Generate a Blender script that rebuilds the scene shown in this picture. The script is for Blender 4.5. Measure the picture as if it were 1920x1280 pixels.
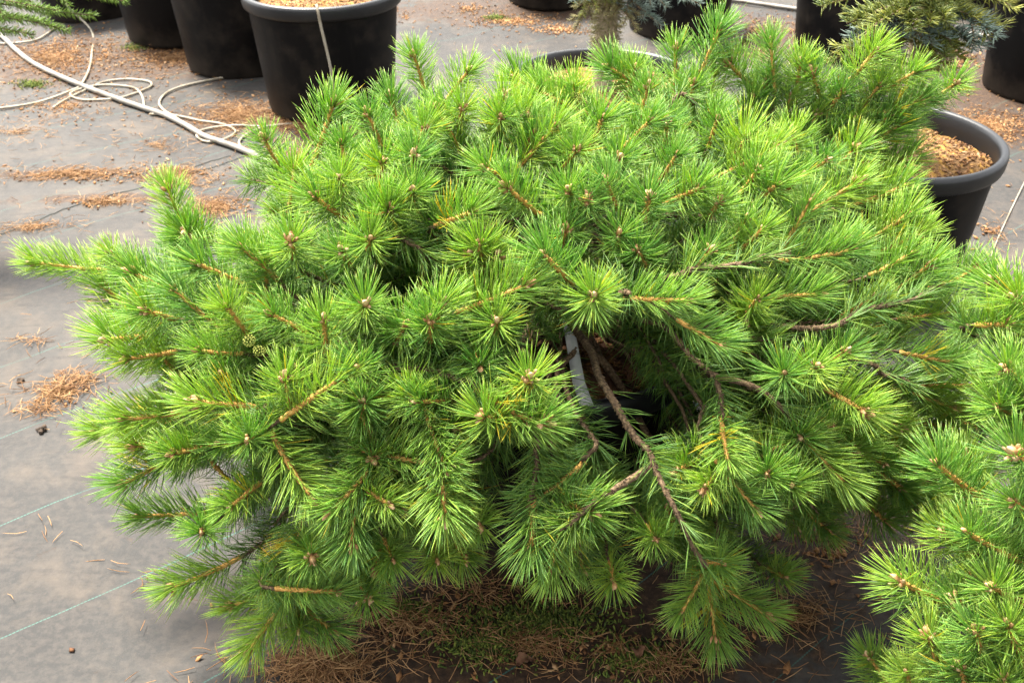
import bpy, math, random
import numpy as np

# ------------------------------------------------------------------ scene, camera, light
scene = bpy.context.scene
for o in list(bpy.data.objects):
    bpy.data.objects.remove(o)
COL = scene.collection
rng = np.random.default_rng(11)
random.seed(5)

FPX = 1900.0                       # focal length in pixels of the 1920 px wide picture
PITCH = math.radians(33.0)
CAM = np.array([0.0, 0.0, 1.5])
FW = np.array([0, math.cos(PITCH), -math.sin(PITCH)])
UPV = np.array([0, math.sin(PITCH), math.cos(PITCH)])
RT = np.array([1.0, 0, 0])

cd = bpy.data.cameras.new('camera')
cam = bpy.data.objects.new('camera', cd)
COL.objects.link(cam)
cam.location = CAM
cam.rotation_euler = (math.radians(90) - PITCH, 0, 0)
cd.sensor_width = 36.0
cd.lens = 36.0 * FPX / 1920.0
cd.clip_start, cd.clip_end = 0.05, 400.0
cd.dof.use_dof = True
cd.dof.focus_distance = 1.55
cd.dof.aperture_fstop = 10.0
scene.camera = cam

SUN_ELEV, SUN_AZ = math.radians(64), math.radians(-40)   # azimuth from +Y towards +X
world = bpy.data.worlds.new('World')
scene.world = world
world.use_nodes = True
wn = world.node_tree.nodes
wn.clear()
w_out = wn.new('ShaderNodeOutputWorld')
w_bg = wn.new('ShaderNodeBackground')
w_sky = wn.new('ShaderNodeTexSky')
w_sky.sky_type = 'NISHITA'
w_sky.sun_disc = False
w_sky.sun_elevation = SUN_ELEV
w_sky.sun_rotation = SUN_AZ
w_sky.dust_density = 4.0
w_hs = wn.new('ShaderNodeHueSaturation')     # thin bright cloud: a much paler sky
w_hs.inputs['Saturation'].default_value = 0.12
world.node_tree.links.new(w_sky.outputs[0], w_hs.inputs['Color'])
world.node_tree.links.new(w_hs.outputs[0], w_bg.inputs['Color'])
w_bg.inputs['Strength'].default_value = 0.055
world.node_tree.links.new(w_bg.outputs[0], w_out.inputs['Surface'])

sd = bpy.data.lights.new('sun', 'SUN')
sd.energy = 1.5
sd.angle = math.radians(16)
sd.color = (1.0, 0.94, 0.84)
sun = bpy.data.objects.new('sun', sd)
COL.objects.link(sun)
_dir = np.array([math.sin(SUN_AZ) * math.cos(SUN_ELEV), math.cos(SUN_AZ) * math.cos(SUN_ELEV), math.sin(SUN_ELEV)])
from mathutils import Vector, Matrix
sun.rotation_euler = Vector(_dir).to_track_quat('Z', 'Y').to_euler()

scene.view_settings.view_transform = 'Standard'
scene.view_settings.look = 'None'
scene.view_settings.gamma = 1.0
scene.view_settings.use_curve_mapping = False
scene.view_settings.exposure = 3.75
scene.render.engine = 'CYCLES'
scene.cycles.max_bounces = 8
scene.cycles.transmission_bounces = 6
scene.cycles.diffuse_bounces = 5


# ------------------------------------------------------------------ geometry helpers
def ray(px, py):
    return FW + RT * (px - 960) / FPX + UPV * (640 - py) / FPX


def gp(px, py, z=0.0):
    d = ray(px, py)
    return CAM + d * ((z - CAM[2]) / d[2])


def dp(px, py, depth):
    return CAM + ray(px, py) * depth


def proj(p):
    q = np.asarray(p) - CAM
    z = q @ FW
    return 960 + FPX * (q @ RT) / z, 640 - FPX * (q @ UPV) / z, z


def unit(v):
    v = np.asarray(v, float)
    return v / np.maximum(np.linalg.norm(v, axis=-1, keepdims=True), 1e-9)


def link(o, parent=None):
    COL.objects.link(o)
    if parent is not None:
        o.parent = parent
    return o


def new_mesh(name, verts, faces, mat, attrs=None, smooth=True):
    """faces: list of (n,k) int arrays"""
    me = bpy.data.meshes.new(name)
    verts = np.asarray(verts, np.float32)
    me.vertices.add(len(verts))
    me.vertices.foreach_set('co', verts.ravel())
    faces = [np.asarray(f, np.int32) for f in faces if len(f)]
    loops = np.concatenate([f.ravel() for f in faces])
    sizes = np.concatenate([np.full(len(f), f.shape[1], np.int32) for f in faces])
    starts = np.concatenate([[0], np.cumsum(sizes)[:-1]]).astype(np.int32)
    me.loops.add(len(loops))
    me.loops.foreach_set('vertex_index', loops)
    me.polygons.add(len(sizes))
    me.polygons.foreach_set('loop_start', starts)
    me.polygons.foreach_set('loop_total', sizes)
    if smooth:
        me.polygons.foreach_set('use_smooth', np.ones(len(sizes), bool))
    for k, v in (attrs or {}).items():
        a = me.attributes.new(k, 'FLOAT', 'POINT')
        a.data.foreach_set('value', np.asarray(v, np.float32))
    me.update(calc_edges=True)
    if mat:
        me.materials.append(mat)
    return me


def obj(name, me, parent=None, loc=None):
    o = bpy.data.objects.new(name, me)
    if loc is not None:
        o.location = loc
    return link(o, parent)


def empty(name, loc=(0, 0, 0)):
    o = bpy.data.objects.new(name, None)
    o.empty_display_size = 0.1
    o.location = loc
    return link(o)


def tag(o, label=None, cat=None, group=None, kind=None):
    if label:
        o['label'] = label
    if cat:
        o['category'] = cat
    if group:
        o['group'] = group
    if kind:
        o['kind'] = kind
    return o


class Buf:
    """collects pieces of one mesh"""

    def __init__(self):
        self.v, self.f3, self.f4, self.a, self.n = [], [], [], {}, 0

    def add(self, v, f3=None, f4=None, **attrs):
        v = np.asarray(v, float)
        if f3 is not None and len(f3):
            self.f3.append(np.asarray(f3) + self.n)
        if f4 is not None and len(f4):
            self.f4.append(np.asarray(f4) + self.n)
        for k, val in attrs.items():
            self.a.setdefault(k, []).append(np.broadcast_to(np.asarray(val, float), (len(v),)))
        self.v.append(v)
        self.n += len(v)

    def mesh(self, name, mat, smooth=True):
        fs = []
        if self.f3:
            fs.append(np.concatenate(self.f3))
        if self.f4:
            fs.append(np.concatenate(self.f4))
        return new_mesh(name, np.concatenate(self.v), fs, mat,
                        {k: np.concatenate(v) for k, v in self.a.items()}, smooth)


def catmull(pts, n):
    pts = np.asarray(pts, float)
    m = len(pts)
    if m == 2:
        t = np.linspace(0, 1, n)[:, None]
        return pts[0] * (1 - t) + pts[1] * t
    ext = np.vstack([2 * pts[0] - pts[1], pts, 2 * pts[-1] - pts[-2]])
    out = []
    for u in np.linspace(0, m - 1 - 1e-6, n):
        i = int(u)
        t = u - i
        p0, p1, p2, p3 = ext[i:i + 4]
        out.append(0.5 * (2 * p1 + (p2 - p0) * t + (2 * p0 - 5 * p1 + 4 * p2 - p3) * t * t + (3 * p1 - p0 - 3 * p2 + p3) * t ** 3))
    return np.array(out)


def tube(path, rad, sides=7, bump=0.0, cap=True, r=None):
    """swept tube with parallel-transported frames"""
    r = r or rng
    path = np.asarray(path, float)
    n = len(path)
    rad = np.broadcast_to(np.asarray(rad, float), (n,))
    tan = unit(np.gradient(path, axis=0))
    ref = np.array([0, 0, 1.0]) if abs(tan[0][2]) < 0.9 else np.array([1.0, 0, 0])
    u = unit(np.cross(tan[0], ref))
    U = np.zeros((n, 3))
    for i in range(n):
        u = unit(u - tan[i] * (u @ tan[i]))
        U[i] = u
    V = np.cross(tan, U)
    a = np.linspace(0, 2 * np.pi, sides, endpoint=False)
    rr = rad[:, None] * (1 + bump * r.normal(size=(n, sides)))
    v = path[:, None, :] + rr[:, :, None] * (np.cos(a)[None, :, None] * U[:, None, :] + np.sin(a)[None, :, None] * V[:, None, :])
    v = v.reshape(-1, 3)
    i = np.arange(n - 1)[:, None] * sides
    j = np.arange(sides)[None, :]
    jn = (j + 1) % sides
    f4 = np.stack([i + j, i + jn, i + sides + jn, i + sides + j], -1).reshape(-1, 4)
    f3 = None
    if cap:
        v = np.vstack([v, path[0] - tan[0] * rad[0] * 0.3, path[-1] + tan[-1] * rad[-1] * 0.3])
        c0, c1 = n * sides, n * sides + 1
        j = np.arange(sides)
        jn = (j + 1) % sides
        f3 = np.vstack([np.stack([np.full(sides, c0), jn, j], -1),
                        np.stack([np.full(sides, c1), (n - 1) * sides + j, (n - 1) * sides + jn], -1)])
    return v, f3, f4


def needle_geo(P, D, B, L, W, tone, rings=3, r=None):
    """vectorised three sided tapering needles. returns verts, f3, f4, tone, along"""
    r = r or rng
    n = len(P)
    ts = {3: [0.0, 0.42, 0.8], 2: [0.0, 0.6]}[rings]
    pr = {3: [0.75, 1.0, 0.8], 2: [0.8, 0.95]}[rings]
    ref = unit(r.normal(size=(n, 3)))
    U = unit(np.cross(D, ref))
    V = np.cross(D, U)
    vs, al = [], []
    for t, p in zip(ts, pr):
        c = P + D * (L * t)[:, None] + B * (L * t * t)[:, None]
        for k in range(3):
            a = k * 2.0944
            vs.append(c + (U * math.cos(a) + V * math.sin(a)) * (W * p * 0.5)[:, None])
            al.append(t)
    vs.append(P + D * L[:, None] + B * L[:, None])
    al.append(1.0)
    m = len(vs)
    v = np.stack(vs, 1).reshape(-1, 3)
    base = (np.arange(n) * m)[:, None]
    q = []
    for i in range(rings - 1):
        for k in range(3):
            k2 = (k + 1) % 3
            q.append([i * 3 + k, i * 3 + k2, i * 3 + 3 + k2, i * 3 + 3 + k])
    t3 = [[(rings - 1) * 3 + k, (rings - 1) * 3 + (k + 1) % 3, m - 1] for k in range(3)]
    f4 = (base[:, None, :] + np.array(q)[None]).reshape(-1, 4)
    f3 = (base[:, None, :] + np.array(t3)[None]).reshape(-1, 3)
    return v, f3, f4, np.repeat(tone, m), np.tile(al, n)


# ------------------------------------------------------------------ materials
def mat_base(name):
    m = bpy.data.materials.new(name)
    m.use_nodes = True
    nt = m.node_tree
    b = nt.nodes['Principled BSDF']
    return m, nt, b


def nd(nt, typ, **kw):
    n = nt.nodes.new(typ)
    for k, v in kw.items():
        if k in n.inputs:
            n.inputs[k].default_value = v
        else:
            setattr(n, k, v)
    return n


def ramp(nt, fac, stops):
    n = nt.nodes.new('ShaderNodeValToRGB')
    e = n.color_ramp.elements
    while len(e) > 1:
        e.remove(e[-1])
    e[0].position = stops[0][0]
    e[0].color = (*stops[0][1], 1)
    for p, c in stops[1:]:
        x = e.new(p)
        x.color = (*c, 1)
    nt.links.new(fac, n.inputs[0])
    return n.outputs[0]


def noise(nt, scale, detail=4, rough=0.55, coord=None, dist=0.0):
    n = nt.nodes.new('ShaderNodeTexNoise')
    n.inputs['Scale'].default_value = scale
    n.inputs['Detail'].default_value = detail
    n.inputs['Roughness'].default_value = rough
    n.inputs['Distortion'].default_value = dist
    if coord is not None:
        nt.links.new(coord, n.inputs['Vector'])
    return n.outputs[0]


def mixc(nt, fac, a, b, blend='MIX'):
    n = nt.nodes.new('ShaderNodeMix')
    n.data_type = 'RGBA'
    n.blend_type = blend
    for s, v in ((0, fac), (6, a), (7, b)):
        if hasattr(v, 'is_linked') or hasattr(v, 'links'):
            nt.links.new(v, n.inputs[s])
        else:
            n.inputs[s].default_value = v if s == 0 else (*v, 1)
    return n.outputs[2]


def mth(nt, op, a, b=None, c=None):
    n = nt.nodes.new('ShaderNodeMath')
    n.operation = op
    for i, v in enumerate((a, b, c)):
        if v is None:
            continue
        if isinstance(v, (int, float)):
            n.inputs[i].default_value = v
        else:
            nt.links.new(v, n.inputs[i])
    return n.outputs[0]


def maprange(nt, v, a, b, c=0.0, d=1.0):
    n = nt.nodes.new('ShaderNodeMapRange')
    nt.links.new(v, n.inputs[0])
    for i, x in enumerate((a, b, c, d)):
        n.inputs[i + 1].default_value = x
    return n.outputs[0]


def bump(nt, b, h, strength=0.3, dist=0.01):
    n = nt.nodes.new('ShaderNodeBump')
    n.inputs['Strength'].default_value = strength
    n.inputs['Distance'].default_value = dist
    nt.links.new(h, n.inputs['Height'])
    nt.links.new(n.outputs[0], b.inputs['Normal'])


def needle_mat(name, stops, sheath, tip, trans=0.35, rough=0.38, obj_var=0.12, spec=0.5):
    m, nt, b = mat_base(name)
    at = nd(nt, 'ShaderNodeAttribute', attribute_name='tone')
    al = nd(nt, 'ShaderNodeAttribute', attribute_name='along')
    oi = nd(nt, 'ShaderNodeObjectInfo')
    f = mth(nt, 'ADD', at.outputs['Fac'], mth(nt, 'MULTIPLY', mth(nt, 'SUBTRACT', oi.outputs['Random'], 0.5), obj_var * 2))
    f = mth(nt, 'MINIMUM', mth(nt, 'MAXIMUM', f, 0.0), 0.93)
    # rare yellow needles keep their own tone
    yel = mth(nt, 'GREATER_THAN', at.outputs['Fac'], 0.985)
    f = mth(nt, 'MAXIMUM', f, yel)
    c = ramp(nt, f, stops)
    fb = maprange(nt, al.outputs['Fac'], 0.0, 0.14, 1.0, 0.0)
    c = mixc(nt, fb, c, sheath)
    ft = maprange(nt, al.outputs['Fac'], 0.86, 1.0, 0.0, 0.6)
    c = mixc(nt, ft, c, tip)
    nt.links.new(c, b.inputs['Base Color'])
    b.inputs['Roughness'].default_value = rough
    b.inputs['Specular IOR Level'].default_value = spec
    tr = nd(nt, 'ShaderNodeBsdfTranslucent')
    hs = nd(nt, 'ShaderNodeHueSaturation', Saturation=1.12, Value=1.5)
    nt.links.new(c, hs.inputs['Color'])
    nt.links.new(hs.outputs[0], tr.inputs['Color'])
    mx = nd(nt, 'ShaderNodeMixShader')
    mx.inputs[0].default_value = trans
    nt.links.new(b.outputs[0], mx.inputs[1])
    nt.links.new(tr.outputs[0], mx.inputs[2])
    nt.links.new(mx.outputs[0], nt.nodes['Material Output'].inputs[0])
    return m


def noisy_mat(name, stops, scale=40, rough=0.8, bstr=0.4, bdist=0.003, attr=None, coord='Object', spec=0.3, detail=5):
    m, nt, b = mat_base(name)
    tc = nd(nt, 'ShaderNodeTexCoord')
    nz = noise(nt, scale, detail, 0.6, tc.outputs[coord])
    f = nz
    if attr:
        at = nd(nt, 'ShaderNodeAttribute', attribute_name=attr)
        f = mth(nt, 'ADD', mth(nt, 'MULTIPLY', nz, 0.35), mth(nt, 'MULTIPLY', at.outputs['Fac'], 0.75))
    nt.links.new(ramp(nt, f, stops), b.inputs['Base Color'])
    b.inputs['Roughness'].default_value = rough
    b.inputs['Specular IOR Level'].default_value = spec
    bump(nt, b, nz, bstr, bdist)
    return m


M = {}
M['needle'] = needle_mat('pine_needles', [(0.0, (0.100, 0.240, 0.060)), (0.35, (0.205, 0.355, 0.072)), (0.7, (0.325, 0.450, 0.075)),
                                          (0.93, (0.42, 0.49, 0.065)), (1.0, (0.52, 0.44, 0.04))],
                         (0.26, 0.24, 0.07), (0.42, 0.44, 0.08), 0.5, obj_var=.18)
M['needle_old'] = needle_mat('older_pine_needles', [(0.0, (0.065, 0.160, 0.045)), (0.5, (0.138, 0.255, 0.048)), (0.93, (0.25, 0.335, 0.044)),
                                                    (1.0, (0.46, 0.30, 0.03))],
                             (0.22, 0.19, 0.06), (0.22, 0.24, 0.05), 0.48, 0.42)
M['needle_fir'] = needle_mat('fir_needles', [(0.0, (0.06, 0.10, 0.020)), (0.5, (0.16, 0.185, 0.026)), (0.93, (0.31, 0.30, 0.042)), (1.0, (0.30, 0.26, 0.08))],
                             (0.10, 0.09, 0.04), (0.18, 0.24, 0.12), 0.2, 0.5, 0.3)
M['needle_blue'] = needle_mat('blue_spruce_needles', [(0.0, (0.085, 0.125, 0.10)), (0.5, (0.15, 0.205, 0.165)), (0.93, (0.24, 0.31, 0.265)), (1.0, (0.3, 0.25, 0.12))],
                              (0.12, 0.14, 0.10), (0.28, 0.38, 0.36), 0.15, 0.5, 0.1)
M['needle_olive'] = needle_mat('trunk_needles', [(0.0, (0.13, 0.125, 0.045)), (0.5, (0.23, 0.21, 0.085)), (0.93, (0.33, 0.28, 0.12)), (1.0, (0.3, 0.22, 0.08))],
                               (0.16, 0.12, 0.06), (0.24, 0.2, 0.1), 0.2, 0.6, 0.1)
M['needle_lime'] = needle_mat('larch_needles', [(0.0, (0.08, 0.16, 0.02)), (0.5, (0.155, 0.26, 0.028)), (0.93, (0.25, 0.35, 0.035)), (1.0, (0.3, 0.3, 0.05))],
                              (0.16, 0.14, 0.06), (0.16, 0.26, 0.05), 0.3, 0.5, 0.1)
M['stem'] = noisy_mat('shoot_bark', [(0.25, (0.22, 0.10, 0.022)), (0.5, (0.46, 0.25, 0.055)), (0.75, (0.60, 0.39, 0.13))], 260, 0.7, 0.8, 0.002)
M['bark'] = noisy_mat('branch_bark', [(0.3, (0.030, 0.020, 0.012)), (0.5, (0.095, 0.060, 0.031)), (0.7, (0.20, 0.135, 0.075))], 190, 0.9, 1.0, 0.004)
M['fir_bark'] = noisy_mat('fir_bark', [(0.3, (0.16, 0.12, 0.075)), (0.6, (0.33, 0.27, 0.18)), (0.8, (0.42, 0.37, 0.28))], 45, 0.9, 0.8, 0.006)
M['bud'] = noisy_mat('bud_scales', [(0.15, (0.19, 0.078, 0.026)), (0.65, (0.38, 0.205, 0.085)), (1.0, (0.54, 0.38, 0.22))], 600, 0.65, 0.5, 0.001, 'tone')
M['cone'] = noisy_mat('green_cone', [(0.2, (0.08, 0.11, 0.02)), (0.6, (0.20, 0.23, 0.035)), (0.95, (0.30, 0.27, 0.07))], 300, 0.7, 0.5, 0.002, 'tone')


def pot_mat():
    m, nt, b = mat_base('black_pot_plastic')
    tc = nd(nt, 'ShaderNodeTexCoord')
    oi = nd(nt, 'ShaderNodeObjectInfo')
    sp = nd(nt, 'ShaderNodeSeparateXYZ')
    nt.links.new(tc.outputs['Object'], sp.inputs[0])
    n1 = noise(nt, 9, 6, 0.65, tc.outputs['Object'])
    n2 = noise(nt, 70, 3, 0.6, tc.outputs['Object'])
    low = maprange(nt, sp.outputs['Z'], 0.0, 0.13, 0.55, 0.0)      # splashed soil near the foot
    dust = mth(nt, 'MULTIPLY', maprange(nt, mth(nt, 'ADD', n1, mth(nt, 'MULTIPLY', low, 0.5)), 0.48, 0.86), 0.7)
    c = mixc(nt, dust, (0.0024, 0.0023, 0.0024), (0.034, 0.026, 0.019))
    mpw = nd(nt, 'ShaderNodeMapping')
    mpw.inputs['Scale'].default_value = (16, 16, 1.6)
    nt.links.new(tc.outputs['Object'], mpw.inputs['Vector'])
    runs = maprange(nt, noise(nt, 1.0, 5, 0.65, mpw.outputs[0]), 0.55, 0.78)          # dried water runs
    c = mixc(nt, mth(nt, 'MULTIPLY', runs, 0.35), c, (0.022, 0.019, 0.016))
    sp2 = mth(nt, 'MULTIPLY', mth(nt, 'GREATER_THAN', n2, 0.70), 0.3)
    c = mixc(nt, sp2, c, (0.035, 0.028, 0.022))
    nt.links.new(c, b.inputs['Base Color'])
    nt.links.new(maprange(nt, n1, 0.3, 0.8, 0.42, 0.66), b.inputs['Roughness'])
    b.inputs['Specular IOR Level'].default_value = 0.11
    bump(nt, b, n2, 0.08, 0.002)
    return m


M['pot'] = pot_mat()
M['rim'] = noisy_mat('pot_rim_plastic', [(0.3, (0.0048, 0.0049, 0.0053)), (0.6, (0.008, 0.0083, 0.009)), (0.85, (0.026, 0.023, 0.019))], 14, 0.42, 0.1, 0.002, None, 'Object', 0.42)
M['soil'] = noisy_mat('potting_mix', [(0.25, (0.05, 0.025, 0.011)), (0.5, (0.17, 0.092, 0.034)), (0.62, (0.29, 0.155, 0.025)), (0.8, (0.31, 0.21, 0.115))], 38, 0.95, 1.0, 0.012)
M['soil_dark'] = noisy_mat('potting_mix_painted_shade', [(0.25, (0.022, 0.012, 0.008)), (0.55, (0.09, 0.04, 0.018)), (0.8, (0.2, 0.1, 0.04))], 38, 0.95, 1.0, 0.012)  # darker copy of the potting mix: pine shade put into its colour
M['chip'] = noisy_mat('bark_chip', [(0.15, (0.06, 0.024, 0.010)), (0.5, (0.185, 0.085, 0.029)), (0.8, (0.285, 0.148, 0.058)), (1.0, (0.37, 0.26, 0.155))], 90, 0.9, 0.5, 0.002, 'tone')
M['dead_needle'] = noisy_mat('fallen_needle', [(0.1, (0.07, 0.028, 0.010)), (0.5, (0.20, 0.098, 0.035)), (0.9, (0.32, 0.19, 0.085))], 60, 0.75, 0.2, 0.001, 'tone')
M['moss'] = noisy_mat('moss', [(0.1, (0.020, 0.032, 0.006)), (0.5, (0.055, 0.082, 0.010)), (0.9, (0.13, 0.15, 0.022))], 80, 0.9, 0.5, 0.002, 'tone')
M['pipe'] = noisy_mat('white_pipe_plastic', [(0.3, (0.10, 0.08, 0.06)), (0.5, (0.18, 0.165, 0.14)), (0.8, (0.215, 0.20, 0.18))], 12, 0.45, 0.05, 0.001)
M['tube'] = noisy_mat('drip_tube_plastic', [(0.3, (0.13, 0.10, 0.06)), (0.5, (0.25, 0.22, 0.165)), (0.8, (0.29, 0.265, 0.22))], 16, 0.4, 0.05, 0.001)
M['label'] = noisy_mat('plant_label_plastic', [(0.2, (0.13, 0.13, 0.12)), (0.42, (0.30, 0.30, 0.29)), (0.8, (0.33, 0.33, 0.32))], 60, 0.8, 0.02, 0.001, None, 'Object', 0.1)
M['leaf'] = noisy_mat('dry_leaf', [(0.2, (0.05, 0.02, 0.01)), (0.5, (0.13, 0.06, 0.03)), (0.8, (0.2, 0.11, 0.06))], 60, 0.8, 0.3, 0.002)
M['clod'] = noisy_mat('dark_clod', [(0.2, (0.012, 0.009, 0.007)), (0.5, (0.035, 0.024, 0.016)), (0.8, (0.09, 0.06, 0.04))], 90, 0.95, 0.8, 0.004)


STAINS_AND_SHADE = [(330, 112, .75, .35), (90, 110, .5, .45), (480, 215, .4, .22), (930, 20, .9, .3), (1440, 70, .6, .5), (1800, 150, .6, .6), (1850, 230, .35, .3),
          (950, 1185, .50, .24), (1200, 1130, .45, .30), (1560, 1000, .26, .26), (980, 1020, .5, .25), (640, 255, .3, .2), (240, 375, .5, .05), (130, 330, .4, .06)]  # blotches under and between the pines also put shade into the cloth colour


def cloth_mat(name, lines):
    m, nt, b = mat_base(name)
    tc = nd(nt, 'ShaderNodeTexCoord')
    co = tc.outputs['Object']
    n_big = noise(nt, 1.1, 5, 0.6, co)
    n_mid = noise(nt, 4.5, 7, 0.68, co, 0.4)
    n_fine = noise(nt, 55, 5, 0.7, co)
    n_speck = noise(nt, 210, 2, 0.5, co)
    # brushed streaks along the weave
    mp = nd(nt, 'ShaderNodeMapping')
    mp.inputs['Rotation'].default_value = (0, 0, -math.radians(39.2))
    mp.inputs['Scale'].default_value = (1.0, 7.0, 1.0)
    nt.links.new(co, mp.inputs['Vector'])
    n_str = noise(nt, 6, 5, 0.65, mp.outputs[0])
    c = ramp(nt, n_big, [(0.3, (0.0172, 0.0167, 0.0158)), (0.5, (0.0268, 0.0256, 0.0238)), (0.7, (0.041, 0.0378, 0.0335))])
    c = mixc(nt, mth(nt, 'MULTIPLY', maprange(nt, n_mid, 0.50, 0.68), 0.62), c, (0.080, 0.061, 0.044))
    c = mixc(nt, mth(nt, 'MULTIPLY', maprange(nt, n_str, 0.50, 0.66), 0.6), c, (0.0185, 0.0175, 0.0165))
    c = mixc(nt, mth(nt, 'MULTIPLY', maprange(nt, n_fine, 0.42, 0.66), 0.45), c, (0.060, 0.050, 0.042))
    c = mixc(nt, mth(nt, 'MULTIPLY', mth(nt, 'GREATER_THAN', n_speck, 0.69), 0.45), c, (0.045, 0.033, 0.025))
    # spilled and trodden-in soil, plus painted pine shade: blotches with ragged edges at fixed places on the cloth
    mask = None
    for (px, py, rx, ry) in STAINS_AND_SHADE:
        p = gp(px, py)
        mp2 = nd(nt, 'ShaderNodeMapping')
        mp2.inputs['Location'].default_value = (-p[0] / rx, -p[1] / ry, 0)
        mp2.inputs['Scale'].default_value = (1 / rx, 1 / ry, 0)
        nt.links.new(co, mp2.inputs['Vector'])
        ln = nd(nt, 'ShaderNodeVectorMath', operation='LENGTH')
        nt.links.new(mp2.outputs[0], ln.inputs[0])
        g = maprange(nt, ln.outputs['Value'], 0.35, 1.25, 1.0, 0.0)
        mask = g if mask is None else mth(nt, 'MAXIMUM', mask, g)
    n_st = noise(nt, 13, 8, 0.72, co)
    soil = maprange(nt, mth(nt, 'ADD', mask, mth(nt, 'MULTIPLY', mth(nt, 'SUBTRACT', n_st, 0.5), 2.6)), 0.38, 0.72)  # one mask for soil blotches and the painted pine shade
    soil_shade_c = ramp(nt, noise(nt, 70, 6, 0.75, co), [(0.32, (0.010, 0.006, 0.004)), (0.5, (0.033, 0.018, 0.010)), (0.68, (0.082, 0.046, 0.022))])
    c = mixc(nt, mth(nt, 'MULTIPLY', soil, 0.9), c, soil_shade_c)
    # woven marker threads: parallel teal stitches every 0.325 m
    sp = nd(nt, 'ShaderNodeSeparateXYZ')
    nt.links.new(co, sp.inputs[0])
    u = math.radians(39.2)
    wob = mth(nt, 'MULTIPLY', mth(nt, 'SUBTRACT', n_big, 0.5), 0.035)
    v = mth(nt, 'ADD', mth(nt, 'MULTIPLY', sp.outputs['X'], -math.sin(u)), mth(nt, 'MULTIPLY', sp.outputs['Y'], math.cos(u)))
    v = mth(nt, 'ADD', v, wob)
    al = mth(nt, 'ADD', mth(nt, 'MULTIPLY', sp.outputs['X'], math.cos(u)), mth(nt, 'MULTIPLY', sp.outputs['Y'], math.sin(u)))
    ph = mth(nt, 'DIVIDE', mth(nt, 'ADD', v, lines), 0.3218)
    d = mth(nt, 'ABSOLUTE', mth(nt, 'SUBTRACT', mth(nt, 'SUBTRACT', ph, mth(nt, 'FLOOR', ph)), 0.5))
    on = maprange(nt, d, 0.0028, 0.0055, 1.0, 0.0)
    dash = mth(nt, 'GREATER_THAN', mth(nt, 'FRACT', mth(nt, 'DIVIDE', al, 0.007)), 0.32)
    worn = maprange(nt, n_mid, 0.42, 0.62, 1.0, 0.4)
    on = mth(nt, 'MULTIPLY', mth(nt, 'MULTIPLY', on, mth(nt, 'ADD', mth(nt, 'MULTIPLY', dash, 0.6), 0.4)), worn)
    c = mixc(nt, on, c, (0.036, 0.092, 0.077))
    nt.links.new(c, b.inputs['Base Color'])
    b.inputs['Roughness'].default_value = 0.7
    b.inputs['Specular IOR Level'].default_value = 0.2
    # fine weave
    w1 = mth(nt, 'SINE', mth(nt, 'MULTIPLY', v, 1900.0))
    w2 = mth(nt, 'SINE', mth(nt, 'MULTIPLY', al, 1900.0))
    h = mth(nt, 'ADD', mth(nt, 'MULTIPLY', mth(nt, 'MULTIPLY', w1, w2), 0.12), n_fine)
    bump(nt, b, h, 0.35, 0.003)
    return m


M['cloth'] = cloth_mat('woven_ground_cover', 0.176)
M['edge'] = noisy_mat('cloth_edge', [(0.3, (0.012, 0.018, 0.016)), (0.6, (0.028, 0.03, 0.026)), (0.8, (0.08, 0.06, 0.042))], 70, 0.8, 0.3, 0.002)


# ------------------------------------------------------------------ ground
def relief(x, y):
    z = (0.0058 * np.sin(2.1 * x + 3.3 * y + 0.5) + 0.0042 * np.sin(-5.3 * x + 4.1 * y + 1.3) + 0.0034 * np.sin(9.1 * x + 2.7 * y)
         + 0.0017 * np.sin(-7.5 * x + 13.1 * y + 2.0) + 0.0011 * np.sin(21 * x + 17 * y) + 0.001 * np.sin(31 * x - 11 * y + 1.1))
    return z


def gz(p, up=0.0):
    p = np.array(p, float)
    p[..., 2] = relief(p[..., 0], p[..., 1]) + up
    return p


def axis(lo, hi, step, far):
    a = np.arange(lo, hi + 1e-6, step)
    e, s, x = [], step, hi
    while x < far:
        s *= 1.35
        x += s
        e.append(x)
    f, s, x = [], step, lo
    while x > -far:
        s *= 1.35
        x -= s
        f.append(x)
    return np.array(f[::-1] + list(a) + e)


gx, gy = axis(-3.0, 3.0, 0.03, 120), axis(0.3, 6.6, 0.03, 160)
GX, GY = np.meshgrid(gx, gy)
GZ = relief(GX, GY) * np.clip(1.5 - np.hypot(GX, GY - 3) / 12, 0, 1)
V = np.stack([GX, GY, GZ], -1).reshape(-1, 3)
nx, ny = len(gx), len(gy)
ii, jj = np.meshgrid(np.arange(ny - 1), np.arange(nx - 1), indexing='ij')
k = (ii * nx + jj).ravel()
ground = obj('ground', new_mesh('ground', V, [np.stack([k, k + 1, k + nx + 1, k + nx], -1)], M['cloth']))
tag(ground, 'grey woven ground cover cloth with thin teal threads, stained by soil and darkened by painted shade', kind='structure')

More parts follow.
